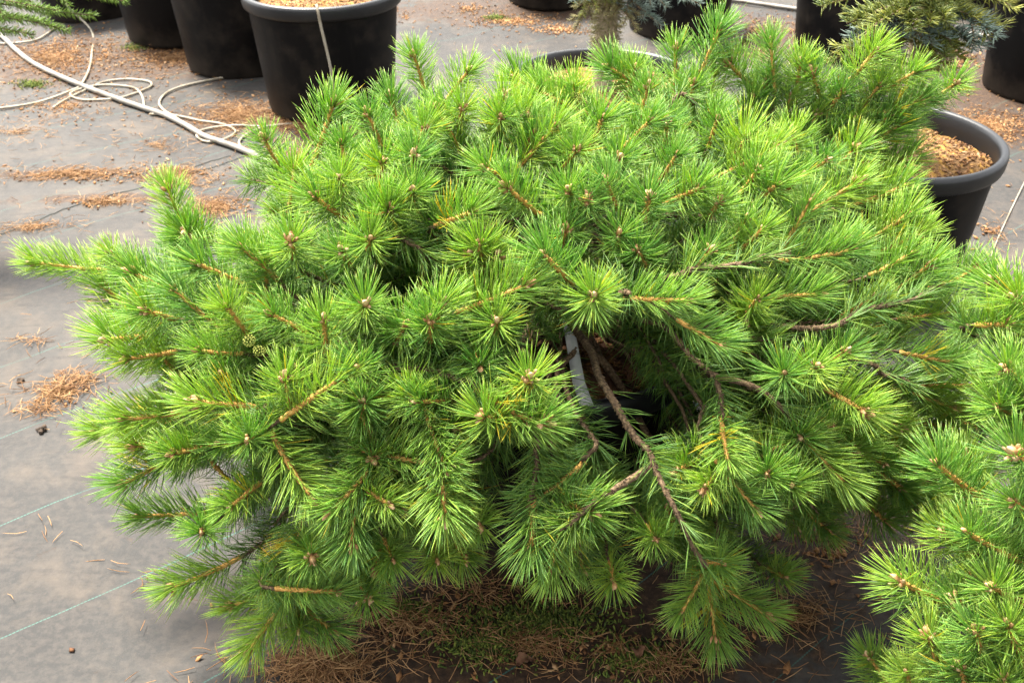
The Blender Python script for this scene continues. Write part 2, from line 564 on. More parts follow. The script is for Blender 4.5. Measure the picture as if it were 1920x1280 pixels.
# raised selvedge where two widths of cloth overlap
for pts in ([(-60, 452), (0, 440), (83, 412), (175, 379), (275, 350), (375, 308), (433, 292)], [(330, 331), (380, 318), (440, 300), (470, 290)]):
    path = catmull([gp(*p) for p in pts], 60)
    path += np.stack([rng.normal(0, .0025, 60), rng.normal(0, .0025, 60), np.zeros(60)], -1)
    path = gz(path, 0.004)
    b = Buf()
    side = unit(np.cross(np.gradient(path, axis=0), [0, 0, 1]))
    w = np.maximum(0.0028 + 0.002 * np.sin(np.arange(60) * 0.7) + rng.normal(0, .001, 60), .0008)
    prof = [(-1.0, -0.006), (-0.55, -0.0012), (0.4, -0.0008), (1.0, -0.006)]
    v = np.concatenate([path + side * (w * a)[:, None] + np.array([0, 0, h]) for a, h in prof])
    q = []
    for a in range(3):
        i = np.arange(59)
        q.append(np.stack([a * 60 + i, a * 60 + i + 1, (a + 1) * 60 + i + 1, (a + 1) * 60 + i], -1))
    b.add(v, None, np.concatenate(q))
    s = obj('ground_seam', b.mesh('ground_seam', M['edge']))
    tag(s, 'dark frayed seam between two widths of the grey ground cloth', kind='structure')


# ------------------------------------------------------------------ pots
def lathe(profile, sides=64, wob=0.0):
    prof = np.array(profile)
    a = np.linspace(0, 2 * np.pi, sides, endpoint=False)
    v = np.stack([prof[:, None, 0] * np.cos(a), prof[:, None, 0] * np.sin(a), np.repeat(prof[:, 1:2], sides, 1)], -1)
    v[..., 0] *= 1 + wob * np.sin(2 * a + 0.7)
    v[..., 1] *= 1 - wob * np.sin(2 * a + 0.7)
    n = len(prof)
    i = np.arange(n - 1)[:, None] * sides
    j = np.arange(sides)[None]
    jn = (j + 1) % sides
    return v.reshape(-1, 3), np.stack([i + j, i + jn, i + sides + jn, i + sides + j], -1).reshape(-1, 4)


def chips_buf(P, size, tones, r=None, flat=0.35):
    """small broken flakes of bark: squashed, skewed octahedra"""
    r = r or rng
    b = Buf()
    o = np.array([[1, 0, 0], [0, 1, 0], [-1, 0, 0], [0, -1, 0], [0, 0, 1], [0, 0, -1.0]])
    f = np.array([[0, 1, 4], [1, 2, 4], [2, 3, 4], [3, 0, 4], [1, 0, 5], [2, 1, 5], [3, 2, 5], [0, 3, 5]])
    n = len(P)
    s = np.asarray(size)[:, None] * np.stack([r.uniform(.6, 1.5, n), r.uniform(.35, .7, n), r.uniform(.15, flat, n)], -1)
    v = o[None] * s[:, None, :] * (1 + r.normal(0, .22, (n, 6, 1)))
    ang = r.uniform(0, 2 * np.pi, n)
    tilt = r.normal(0, .35, n)
    ct, st = np.cos(tilt), np.sin(tilt)
    x, z = v[..., 0] * ct[:, None] - v[..., 2] * st[:, None], v[..., 0] * st[:, None] + v[..., 2] * ct[:, None]
    y = v[..., 1]
    ca, sa = np.cos(ang), np.sin(ang)
    v = np.stack([x * ca[:, None] - y * sa[:, None], x * sa[:, None] + y * ca[:, None], z], -1) + np.asarray(P)[:, None, :]
    fi = (np.arange(n) * 6)[:, None, None] + f[None]
    b.add(v.reshape(-1, 3), fi.reshape(-1, 3), None, tone=np.repeat(tones, 6))
    return b


def pot_meshes(seed, dark=False):
    """body, rim, soil and loose chips of a nursery pot with a 0.6 m rim"""
    r = np.random.default_rng(seed)
    body, f = lathe([(0.0, 0.012), (0.225, 0.012), (0.236, 0.0), (0.244, 0.004), (0.248, 0.018), (0.262, 0.18), (0.276, 0.34), (0.2815, 0.404)], 72, 0.004)
    mb = new_mesh('pot_body', body, [f], M['pot'])
    prof = [(0.2815, 0.404), (0.293, 0.399), (0.2975, 0.402), (0.3005, 0.412), (0.3025, 0.437), (0.300, 0.446), (0.294, 0.450), (0.286, 0.4505), (0.2805, 0.446),
            (0.277, 0.436), (0.274, 0.41), (0.2685, 0.33), (0.266, 0.30)]
    rim, f = lathe(prof, 72, 0.004)
    mr = new_mesh('pot_rim', rim, [f], M['rim'])
    rings, sides = 22, 64
    rad = np.linspace(0, 0.275, rings)
    a = np.linspace(0, 2 * np.pi, sides, endpoint=False)
    X, Y = rad[:, None] * np.cos(a), rad[:, None] * np.sin(a)

    def hz(x, y):
        return 0.392 + 0.006 * np.sin(14 * x + seed) + 0.006 * np.sin(17 * y + 2 * seed) + 0.003 * np.sin(41 * x + 29 * y) + 0.012 * (1 - (np.hypot(x, y) / .275) ** 2)
    Z = hz(X, Y) + r.normal(0, .0022, X.shape) * (rad[:, None] > 0.01)
    i = np.arange(rings - 1)[:, None] * sides
    j = np.arange(sides)[None]
    jn = (j + 1) % sides
    ms = new_mesh('soil', np.stack([X, Y, Z], -1).reshape(-1, 3), [np.stack([i + j, i + jn, i + sides + jn, i + sides + j], -1).reshape(-1, 4)],
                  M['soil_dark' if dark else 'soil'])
    n = 2200
    ra, aa = 0.272 * np.sqrt(r.uniform(0, 1, n)), r.uniform(0, 6.283, n)
    P = np.stack([ra * np.cos(aa), ra * np.sin(aa), np.zeros(n)], -1)
    P[:, 2] = hz(P[:, 0], P[:, 1]) + 0.002
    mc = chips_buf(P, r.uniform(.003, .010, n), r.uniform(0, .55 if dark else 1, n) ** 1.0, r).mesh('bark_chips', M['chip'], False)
    return mb, mr, ms, mc


PM = pot_meshes(1)
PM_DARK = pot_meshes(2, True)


def make_pot(x, y, label, group='black nursery pots', meshes=PM, rot=0.0, s=1.0):
    t = empty('plant_pot', (x, y, 0.002))
    t.rotation_euler = (0, 0, rot)
    t.scale = (s, s, s)
    tag(t, label, 'pot', group)
    obj('body', meshes[0], t)
    obj('rim', meshes[1], t)
    so = obj('soil', meshes[2], t)
    tag(obj('bark_chips', meshes[3], so), kind='stuff')
    return t


def at_base(px, py):
    """centre of a pot from its base centre in the picture"""
    p = gp(px, py)
    return p[0], p[1]


PINE_POT = (0.10, 1.71)
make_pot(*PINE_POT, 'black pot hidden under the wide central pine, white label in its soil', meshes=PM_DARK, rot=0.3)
POT_FIR = tuple(dp(1673, 255, 2.80)[:2])
make_pot(*POT_FIR, 'black pot with bright bark mulch to the right of the central pine', rot=1.2)
POT_SPRUCE = tuple(dp(1135, 138, 3.22)[:2])
make_pot(*POT_SPRUCE, 'black pot behind the central pine holding the furry spruce trunk', rot=2.1)
POT_A = (-0.762, 4.17)
make_pot(*POT_A, 'black pot with a white tube hanging down its front', rot=0.7, s=1.06)
pB = at_base(462, 118)
make_pot(*pB, 'black pot just left of the pot with the hanging tube', rot=3.0, s=1.06)
pC = at_base(338, 66)
make_pot(*pC, 'black pot third from the right in the row along the upper left edge', rot=4.0)
pD = at_base(178, 22)
make_pot(*pD, 'farthest black pot of the row, behind the green larch sprays', rot=5.0)
pE = at_base(1035, 0)
make_pot(*pE, 'small looking far black pot beyond the mulch left of the spruce trunk', rot=0.2)
pF = at_base(1270, 55)
make_pot(*pF, 'black pot directly behind the blue spruce twigs', rot=0.9)
pG = at_base(1586, 96)
make_pot(*pG, 'black pot behind the left branches of the grey green fir', rot=1.9)
pH = at_base(1956, 168)
make_pot(*pH, 'black pot cut off by the upper right edge of the photo', rot=2.9, s=1.03)
pI = at_base(1800, 2)
make_pot(*pI, 'distant black pot seen past the right branches of the fir', rot=3.9)
RIGHT_C = np.array([1.17, 1.22, 0.42])
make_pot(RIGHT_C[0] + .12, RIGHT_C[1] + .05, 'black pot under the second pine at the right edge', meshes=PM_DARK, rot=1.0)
LARCH_C = (-2.12, 2.95)
make_pot(*LARCH_C, 'black pot of the green larch at the upper left corner', rot=1.7)


# ------------------------------------------------------------------ pine shoots: shared meshes
def shoot_variant(L, hori, seed):
    r = np.random.default_rng(seed)
    # gently bowed stem along +Z; local +X is the upper side
    bow = r.uniform(0.02, 0.10) * L * (1.0 if hori else 0.5)
    side = r.normal(0, 0.04) * L

    def stem(t):
        t = np.asarray(t)
        return np.stack([bow * t * t, side * t * t, L * t], -1)
    n_r = max(8, int(L / 0.0042))
    t = np.linspace(0, 1, n_r)
    radii = np.linspace(0.0044, 0.0032, n_r) * (1 + 0.10 * np.sin(np.arange(n_r) * 2.4))
    b = Buf()
    b.add(*tube(stem(t), radii, 6, 0.13, True, r))
    me_stem = b.mesh('shoot', M['stem'])
    # fascicles of two needles in a spiral
    nf = int(34 + L * 1000 * 1.08)
    tt = np.concatenate([r.uniform(0.10, 1.0, nf - 22) ** 0.9, r.uniform(0.93, 1.0, 22)])
    tt.sort()
    phi = np.arange(nf) * 2.39996 + r.normal(0, .25, nf)
    th = np.radians(np.interp(tt, [0, .5, .85, 1.0], [68, 60, 52, 38])) + r.normal(0, .11, nf)
    tip = tt > 0.93
    th[tip] = np.radians(r.uniform(10, 60, tip.sum()))
    P0 = stem(tt)
    D0 = np.stack([np.cos(phi) * np.sin(th), np.sin(phi) * np.sin(th), np.cos(th)], -1)
    P0 = P0 + np.stack([np.cos(phi), np.sin(phi), 0 * phi], -1) * 0.002
    if hori:
        D0 = D0 + np.array([0.42, 0, 0.05])
    D0 = unit(D0)
    P = np.repeat(P0, 2, 0)
    D = unit(np.repeat(D0, 2, 0) + r.normal(0, .06, (2 * nf, 3)))
    B = np.tile(np.array([0.0, 0, 0.13]), (2 * nf, 1)) + r.normal(0, .06, (2 * nf, 3))
    if hori:
        B = B + np.array([0.07, 0, 0])
    ln = r.normal(0.054, 0.006, 2 * nf) * np.repeat(np.interp(tt, [0, .25, .8, 1], [.82, 1.0, 1.0, .86]), 2)
    tone = np.clip(r.normal(0.48, 0.15, 2 * nf), 0, 0.92)
    yel = r.uniform(size=2 * nf) < 0.003
    tone[yel] = 1.0
    if seed % 11 == 1:                       # a small bunch of yellowed needles low on some shoots
        w0 = r.uniform(.05, .35)
        bunch = np.repeat((tt > w0) & (tt < w0 + .13) & (np.cos(phi - 1.0) > .2), 2)
        tone[bunch] = 1.0
    b = Buf()
    v, f3, f4, to, al = needle_geo(P, D, B, ln, r.normal(.0013, .00016, 2 * nf), tone, 3, r)
    b.add(v, f3, f4, tone=to, along=al)
    me_need = b.mesh('needles', M['needle'])
    return dict(L=L, hori=hori, stem=me_stem, needles=me_need, tip=stem(1.0))


VARS = []
_seed = 100
for L_ in (0.055, 0.08, 0.11, 0.145, 0.185):
    for h_ in (False, True):
        for _ in range(3):
            VARS.append(shoot_variant(L_, h_, _seed))
            _seed += 1


def bud_mesh(seed, nlat):
    r = np.random.default_rng(seed)
    b = Buf()
    prof = [(0.0, -.001), (0.0022, 0.0005), (0.0031, 0.003), (0.0027, 0.006), (0.0014, 0.0088), (0.0, 0.0102)]
    v0, f = lathe(prof, 8)

    def put(scale, tilt, az, off):
        v = v0 * scale * (1 + r.normal(0, .05, v0.shape))
        c, s = math.cos(tilt), math.sin(tilt)
        x, z = v[:, 0] * c + v[:, 2] * s, -v[:, 0] * s + v[:, 2] * c
        y = v[:, 1]
        ca, sa = math.cos(az), math.sin(az)
        w = np.stack([x * ca - y * sa, x * sa + y * ca, z], -1) + np.array(off)
        b.add(w, None, f, tone=np.clip(v0[:, 2] / .0102 * .75 + r.uniform(0, .35), 0, 1))
    put(r.uniform(.95, 1.25), 0.05, 0, (0, 0, 0))
    for i in range(nlat):
        az = 6.283 * i / max(nlat, 1) + r.uniform(-.4, .4)
        put(r.uniform(.6, .95), r.uniform(.4, .8), az, (.0022 * math.cos(az), .0022 * math.sin(az), -0.001))
    return b.mesh('bud', M['bud'])


BUDS = [bud_mesh(i, n) for i, n in enumerate((0, 2, 3, 4, 5, 6))]


def place_shoot(parent, base, tip, r, rank=None):
    base, tip = np.asarray(base, float), np.asarray(tip, float)
    d = tip - base
    L = np.linalg.norm(d)
    z = d / max(L, 1e-6)
    hori = z[2] < 0.62
    cand = [v for v in VARS if v['hori'] == hori]
    cand.sort(key=lambda v: abs(v['L'] - L))
    v = cand[int(r.integers(0, 3))]
    s = min(max(L / v['L'], 0.8), 1.3)
    up = np.array([0, 0, 1.0])
    if hori:
        x = unit(up - z * (up @ z) + r.normal(0, .12, 3))
    else:
        x = unit(r.normal(size=3))
    x = unit(x - z * (x @ z))
    y = np.cross(z, x)
    R = np.stack([x, y, z], 1)
    # aim the bowed tip at the wanted point
    off = R @ v['tip'] * s
    o = bpy.data.objects.new('shoot', v['stem'])
    m4 = Matrix([[*(R[i] * s), float(tip[i] - off[i])] for i in range(3)] + [[0, 0, 0, 1]])
    link(o, parent)
    o.matrix_basis = m4
    n = bpy.data.objects.new('needles', v['needles'])
    link(n, o)
    b = bpy.data.objects.new('bud', BUDS[int(r.choice(6, p=[.12, .16, .22, .22, .16, .12]))])
    link(b, o)
    b.location = v['tip']
    b.scale = [float(r.uniform(1.0, 1.8))] * 3
    return tip - off


def twig_with_needles(parent, path, r0, r1, r, needle_from=0.35, dens=620, gap=None, len_mean=.054, name='branch', bark=None, zmin=.012):
    path = np.asarray(path)
    n = len(path)
    rad = np.linspace(r0, r1, n)
    b = Buf()
    b.add(*tube(path, rad, 7, 0.10, True, r))
    br = obj(name, b.mesh(name, bark or M['bark']), parent)
    if needle_from >= 1 or dens <= 0:
        return br
    seg = np.linalg.norm(np.diff(path, axis=0), axis=1)
    cum = np.concatenate([[0], np.cumsum(seg)])
    Lt = cum[-1]
    nf = int(dens * Lt * (1 - needle_from))
    if nf < 6:
        return br
    s = r.uniform(needle_from, 1.0, nf) * Lt
    P = np.stack([np.interp(s, cum, path[:, k]) for k in range(3)], -1)
    tan = unit(np.gradient(path, axis=0))
    T = unit(np.stack([np.interp(s, cum, tan[:, k]) for k in range(3)], -1))
    q = r.normal(size=(nf, 3))
    q = unit(q - T * np.sum(q * T, 1)[:, None])
    th = np.radians(r.normal(58, 11, nf))
    D = unit(q * np.sin(th)[:, None] + T * np.cos(th)[:, None] + np.array([0, 0, .28]))
    P, D, T = np.repeat(P, 2, 0), np.repeat(D, 2, 0), np.repeat(T, 2, 0)
    D = unit(D + r.normal(0, .08, D.shape))
    B = T * .10 + r.normal(0, .09, D.shape)
    ln = r.normal(len_mean, .006, 2 * nf)
    E = P + (D + B) * ln[:, None]
    keep = E[:, 2] > zmin
    if gap is not None:
        keep &= ~gap(E) & ~gap(P + D * .5 * ln[:, None])
    P, D, B, ln = P[keep], D[keep], B[keep], ln[keep]
    m = len(P)
    if m < 4:
        return br
    tone = np.clip(r.normal(.5, .17, m), 0, .92)
    tone[r.uniform(size=m) < .004] = 1.0
    b = Buf()
    v, f3, f4, to, al = needle_geo(P, D, B, ln, r.normal(.0014, .00016, m), tone, 2, r)
    b.add(v, f3, f4, tone=to, along=al)
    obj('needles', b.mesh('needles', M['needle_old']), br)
    return br


def bezier(p0, p1, p2, p3, n):
    t = np.linspace(0, 1, n)[:, None]
    return p0 * (1 - t) ** 3 + 3 * p1 * t * (1 - t) ** 2 + 3 * p2 * t * t * (1 - t) + p3 * t ** 3


class Dome:
    """the outer shape of a spreading bush"""

    def __init__(self, C, R):
        self.C, self.R = np.array(C), np.array(R)

    def hit(self, px, py, s=1.0):
        d = ray(px, py)
        o = (CAM - self.C) / (self.R * s)
        e = d / (self.R * s)
        a, b, c = e @ e, 2 * o @ e, o @ o - 1
        disc = b * b - 4 * a * c
        if disc < 0:
            t = -b / (2 * a)
        else:
            t = (-b - math.sqrt(disc)) / (2 * a)
        p = CAM + d * t
        if p[2] < 0.05:
            p = CAM + d * ((0.05 - CAM[2]) / d[2])
        return p

    def depth_s(self, p):
        return np.linalg.norm((p - self.C) / self.R)


def shoot_from_pixels(dome, tx, ty, bx, by, s=1.0, L0=.115):
    T = dome.hit(tx, ty, s)
    d = ray(bx, by)
    dep = proj(T)[2]
    Bp = CAM + d * dep                       # same depth as the tip
    flat = np.linalg.norm(Bp - T)
    if flat > .038:                          # the shoot goes on under its neighbours
        Bp = T + (Bp - T) * 1.22
        flat *= 1.22
        d = Bp - CAM
        dep = np.linalg.norm(d)
        d = d / dep
    L = max(flat * 1.07, min(L0, flat * 1.2 + .015), .058)
    back = math.sqrt(max(L * L - flat * flat, 0))
    Bp = CAM + d * (dep + back / np.linalg.norm(d))
    if Bp[2] < .04:
        Bp[2] = .04
    return Bp, T


# ------------------------------------------------------------------ the big central pine
DOME = Dome((0.03, 1.70, 0.42), (0.86, 0.68, 0.50))
# tip x, tip y, base x, base y (in the photograph), depth factor
S = [
 (776,105,789,158),(878,134,848,178),(819,202,870,316),(949,180,928,211),(984,216,955,223),(939,220,932,244),(965,145,1012,164),(1012,172,1094,204),
 (1073,161,1084,195),(1142,127,1223,166),(1267,92,1262,174),(1044,236,974,316),(1081,281,1060,313),(1129,223,1100,281),(1218,228,1181,271),(1162,297,1152,316),
 (1268,291,1239,333),(774,358,774,385),(952,352,1000,391),(1065,358,1066,385),(1136,339,1165,394),(1218,371,1212,418),(910,316,942,342),(1100,375,1104,400),
 (719,304,710,340),(732,392,702,405),(776,290,777,325),(884,397,830,415),(797,240,784,268),(868,203,862,235),
 (1348,55,1316,121),(1445,78,1451,156),(1367,119,1406,148),(1641,96,1598,141),(1523,139,1545,188),(1580,172,1547,215),(1717,135,1672,168),(1727,188,1660,207),
 (1793,156,1770,176),(1412,182,1383,250),(1484,250,1488,289),(1455,275,1365,314),(1629,258,1600,285),(1602,281,1570,310),(1703,297,1641,305),(1551,301,1516,320),
 (1604,344,1537,391),(1348,379,1334,414),(1457,348,1418,379),(1701,402,1605,451),(1310,355,1254,383),(1519,379,1473,461),(1596,469,1484,475),
 (625,195,592,292),(496,262,519,304),(315,354,358,462),(552,317,542,371),(637,333,642,360),(590,369,650,408),(694,448,694,468),(545,452,545,480),
 (454,463,508,517),(373,496,442,527),(206,477,250,506),(64,492,185,498),(729,392,700,417),(250,512,330,540,.96),
 (326,542,441,633),(425,575,457,626),(374,657,443,657),(273,582,321,595),(204,635,255,626),(239,672,313,655),(510,590,558,619),(607,600,609,655),(685,570,689,590),
 (638,710,547,777),(534,710,536,765),(682,752,690,772),(671,688,690,700),(372,754,470,761),(235,785,321,768),(465,823,482,812),(255,836,310,830,.95),(324,850,383,830,.96),
 (416,830,460,822,.97),(583,929,531,817),(233,906,308,867),(325,846,379,827,.95),(262,967,392,954),(433,948,480,912),(379,996,388,985),(621,956,675,890),(729,944,675,890),
 (660,1021,672,905),(585,1044,580,1020),(325,1100,425,1046),(435,1135,533,1098),(631,1108,533,1098),(619,1179,540,1110),(469,1215,525,1112),(737,1048,722,1005,.95),
 (1019,477,1066,528),(1113,554,1110,568,1.02),(1288,563,1186,554),(1350,647,1285,603),(831,567,802,625),(805,600,800,640),(986,534,876,574),(931,603,933,625,.97),
 (993,709,982,734),(906,780,946,778),(1019,791,949,774),(1471,700,1474,715),(835,875,811,770),(1438,888,1440,880),(1484,908,1478,895),(1320,915,1350,869),(1418,955,1350,869),
 (838,955,809,890),(1033,1069,1051,984),(1278,1147,1319,1063),(1436,1150,1325,1063),(1354,1057,1322,1060,.98),(1343,1194,1335,1110,.96),(1060,985,1110,945,.98),
 (1534,552,1456,552,.95),(1829,505,1761,535),(1741,498,1651,574),(1796,584,1702,589,.97),(1530,687,1512,705),(1622,771,1558,732),(1833,722,1714,720),(1788,765,1726,740,.96),
 (1784,679,1705,660,.98),(1542,877,1530,860,.95),(1878,812,1847,790,.95),(1580,455,1520,500,.97),(1195,470,1210,505,.94),(1330,470,1300,500,.94),(1430,430,1390,470,.96),
 (1250,230,1245,270,.97),(1000,250,985,290,.96),(1340,140,1335,190,.97),(1500,120,1490,180,.97),(1675,215,1625,245,.98),(640,270,650,320,.98),(690,215,715,265,.98),
 (880,480,870,510,.92),(640,470,650,500,.95),(760,610,740,640,.95),(1640,560,1590,590,.95),(1420,560,1400,590,.93),(1585,660,1550,690,.95),
 (770,745,765,720,.95),(560,690,580,700,.95),(900,690,890,660,.94),(850,800,840,770,.93),(1660,870,1630,850,.95),(1701,955,1757,938,.95),(1560,800,1540,780,.93),
 (930,480,905,510,.93),(1160,440,1150,470,.95),(1060,430,1050,460,.95),(420,700,450,710,.95),(700,860,690,830,.94),(760,960,750,930,.94),(900,985,890,950,.92),
 (820,1050,812,1015,.92),(690,1120,670,1085,.95),(560,1180,560,1140,.95),(1500,820,1490,800,.95),(1230,1010,1215,980,.93),(1150,1090,1140,1050,.93),(1470,1080,1440,1060,.95),(1690,352,1615,372),(1722,440,1650,468),(1705,478,1640,505,.98),(1660,330,1600,350,.98),(1215,165,1205,215,.98),(1300,160,1290,215,.98),(1345,225,1330,270,.97),(1440,150,1420,205,.98),(1480,185,1465,235,.98),(1530,215,1505,260,.98),(1600,225,1570,265,.98),(1650,160,1620,205,.98),(1685,235,1640,270,.98),(1400,260,1375,300,.98),(1560,260,1530,295,.97),(1190,130,1180,180,.98),(1500,330,1460,365,.98),(1420,320,1390,355,.98),(1690,800,1640,780,.93),(1750,840,1700,810,.92),(1640,930,1600,900,.9),(1730,905,1680,880,.9),(1600,845,1560,815,.92),(1770,800,1720,785,.95),(1800,850,1745,830,.94),(1705,850,1660,820,.94),(1780,900,1725,870,.9),(1690,915,1650,885,.93),(1835,800,1780,780,.95),(1840,880,1780,860,.93),(1660,975,1625,940,.88),(1740,960,1700,930,.86),
]

# an opening on the near side where the inner branches, the soil and the label show
GAP_A, GAP_B = dp(1062, 690, 1.72), dp(1085, 675, 1.15)
GAP_E, GAP_F = dp(1270, 770, 1.64), dp(1275, 750, 1.25)
GAP_C, GAP_D = dp(1120, 830, 1.62), dp(1140, 800, 1.2)


def in_gap(P, rad=.052):
    P = np.atleast_2d(P)
    out = np.zeros(len(P), bool)
    for a, b_, rr in ((GAP_A, GAP_B, rad), (GAP_C, GAP_D, rad * .62), (GAP_E, GAP_F, max(rad - .014, .02))):
        ab = b_ - a
        t = np.clip(((P - a) @ ab) / (ab @ ab), 0, 1)
        out |= np.linalg.norm(P - (a + t[:, None] * ab), axis=1) < rr
    return out


def kmeans(X, k, r, it=25):
    c = X[r.choice(len(X), k, replace=False)]
    for _ in range(it):
        lab = np.argmin(((X[:, None] - c[None]) ** 2).sum(-1), 1)
        for i in range(k):
            if (lab == i).any():
                c[i] = X[lab == i].mean(0)
    return c, lab


SIL = np.array([(0, 470), (260, 440), (290, 330), (350, 330), (430, 420), (470, 280), (560, 300), (600, 220), (680, 270), (740, 110), (850, 135), (930, 190), (1060, 185),
                (1150, 160), (1260, 80), (1300, 60), (1400, 90), (1560, 130), (1640, 100), (1780, 160), (1800, 300), (1820, 470), (1920, 560)])


def scaly_branch(parent, path, r0, r1, r, gap, off):
    """an older bare branch: rough bark with the raised scars of shed needles, sparse needles towards its end"""
    n = len(path)
    rad = np.linspace(r0, r1, n) * (1 + .07 * np.sin(np.arange(n) * 1.9) * r.uniform(.3, 1, n))
    b = Buf()
    b.add(*tube(path, rad, 8, .11, True, r))
    br = obj('branch', b.mesh('branch', M['bark']), parent)
    tan = unit(np.gradient(path, axis=0))
    m = int(n * 1.5)
    k = r.integers(1, n - 1, m)
    q = r.normal(size=(m, 3))
    q = unit(q - tan[k] * np.sum(q * tan[k], 1)[:, None])
    b = Buf()
    v, f3, f4, to, al = needle_geo(path[k] + q * rad[k][:, None] * .75, unit(q + tan[k] * 1.1), tan[k] * 0, r.uniform(.003, .0055, m), r.uniform(.0022, .0034, m), r.uniform(0, 1, m), 2, r)
    b.add(v, f3, f4, tone=to)
    tag(obj('bark_scales', b.mesh('bark_scales', M['bark']), br), kind='stuff')
    seg = np.linalg.norm(np.diff(path, axis=0), axis=1).sum()
    nf = int(seg * (170 if seg > .4 else 300))
    t = r.uniform(.25, 1, nf) ** .8
    k = np.clip((t * (n - 1)).astype(int), 1, n - 2)
    q = r.normal(size=(nf, 3)) + np.array([0, 0, .35])
    q = unit(q - tan[k] * np.sum(q * tan[k], 1)[:, None])
    D = unit(q + tan[k] * .75)
    P = path[k]
    P, D, T = np.repeat(P, 2, 0), np.repeat(D, 2, 0), np.repeat(tan[k], 2, 0)
    D = unit(D + r.normal(0, .09, D.shape))
    ln = r.normal(.053, .007, len(P))
    keep = np.ones(len(P), bool)
    if gap is not None:
        keep = ~in_gap(P + D * ln[:, None] + off, .05)
    P, D, T, ln = P[keep], D[keep], T[keep], ln[keep]
    if len(P) > 3:
        b = Buf()
        v, f3, f4, to, al = needle_geo(P, D, T * .1 + r.normal(0, .09, D.shape), ln, r.normal(.0014, .00016, len(P)), np.clip(r.normal(.5, .18, len(P)), 0, .92), 2, r)
        b.add(v, f3, f4, tone=to, along=al)
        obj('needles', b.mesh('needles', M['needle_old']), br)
    return br


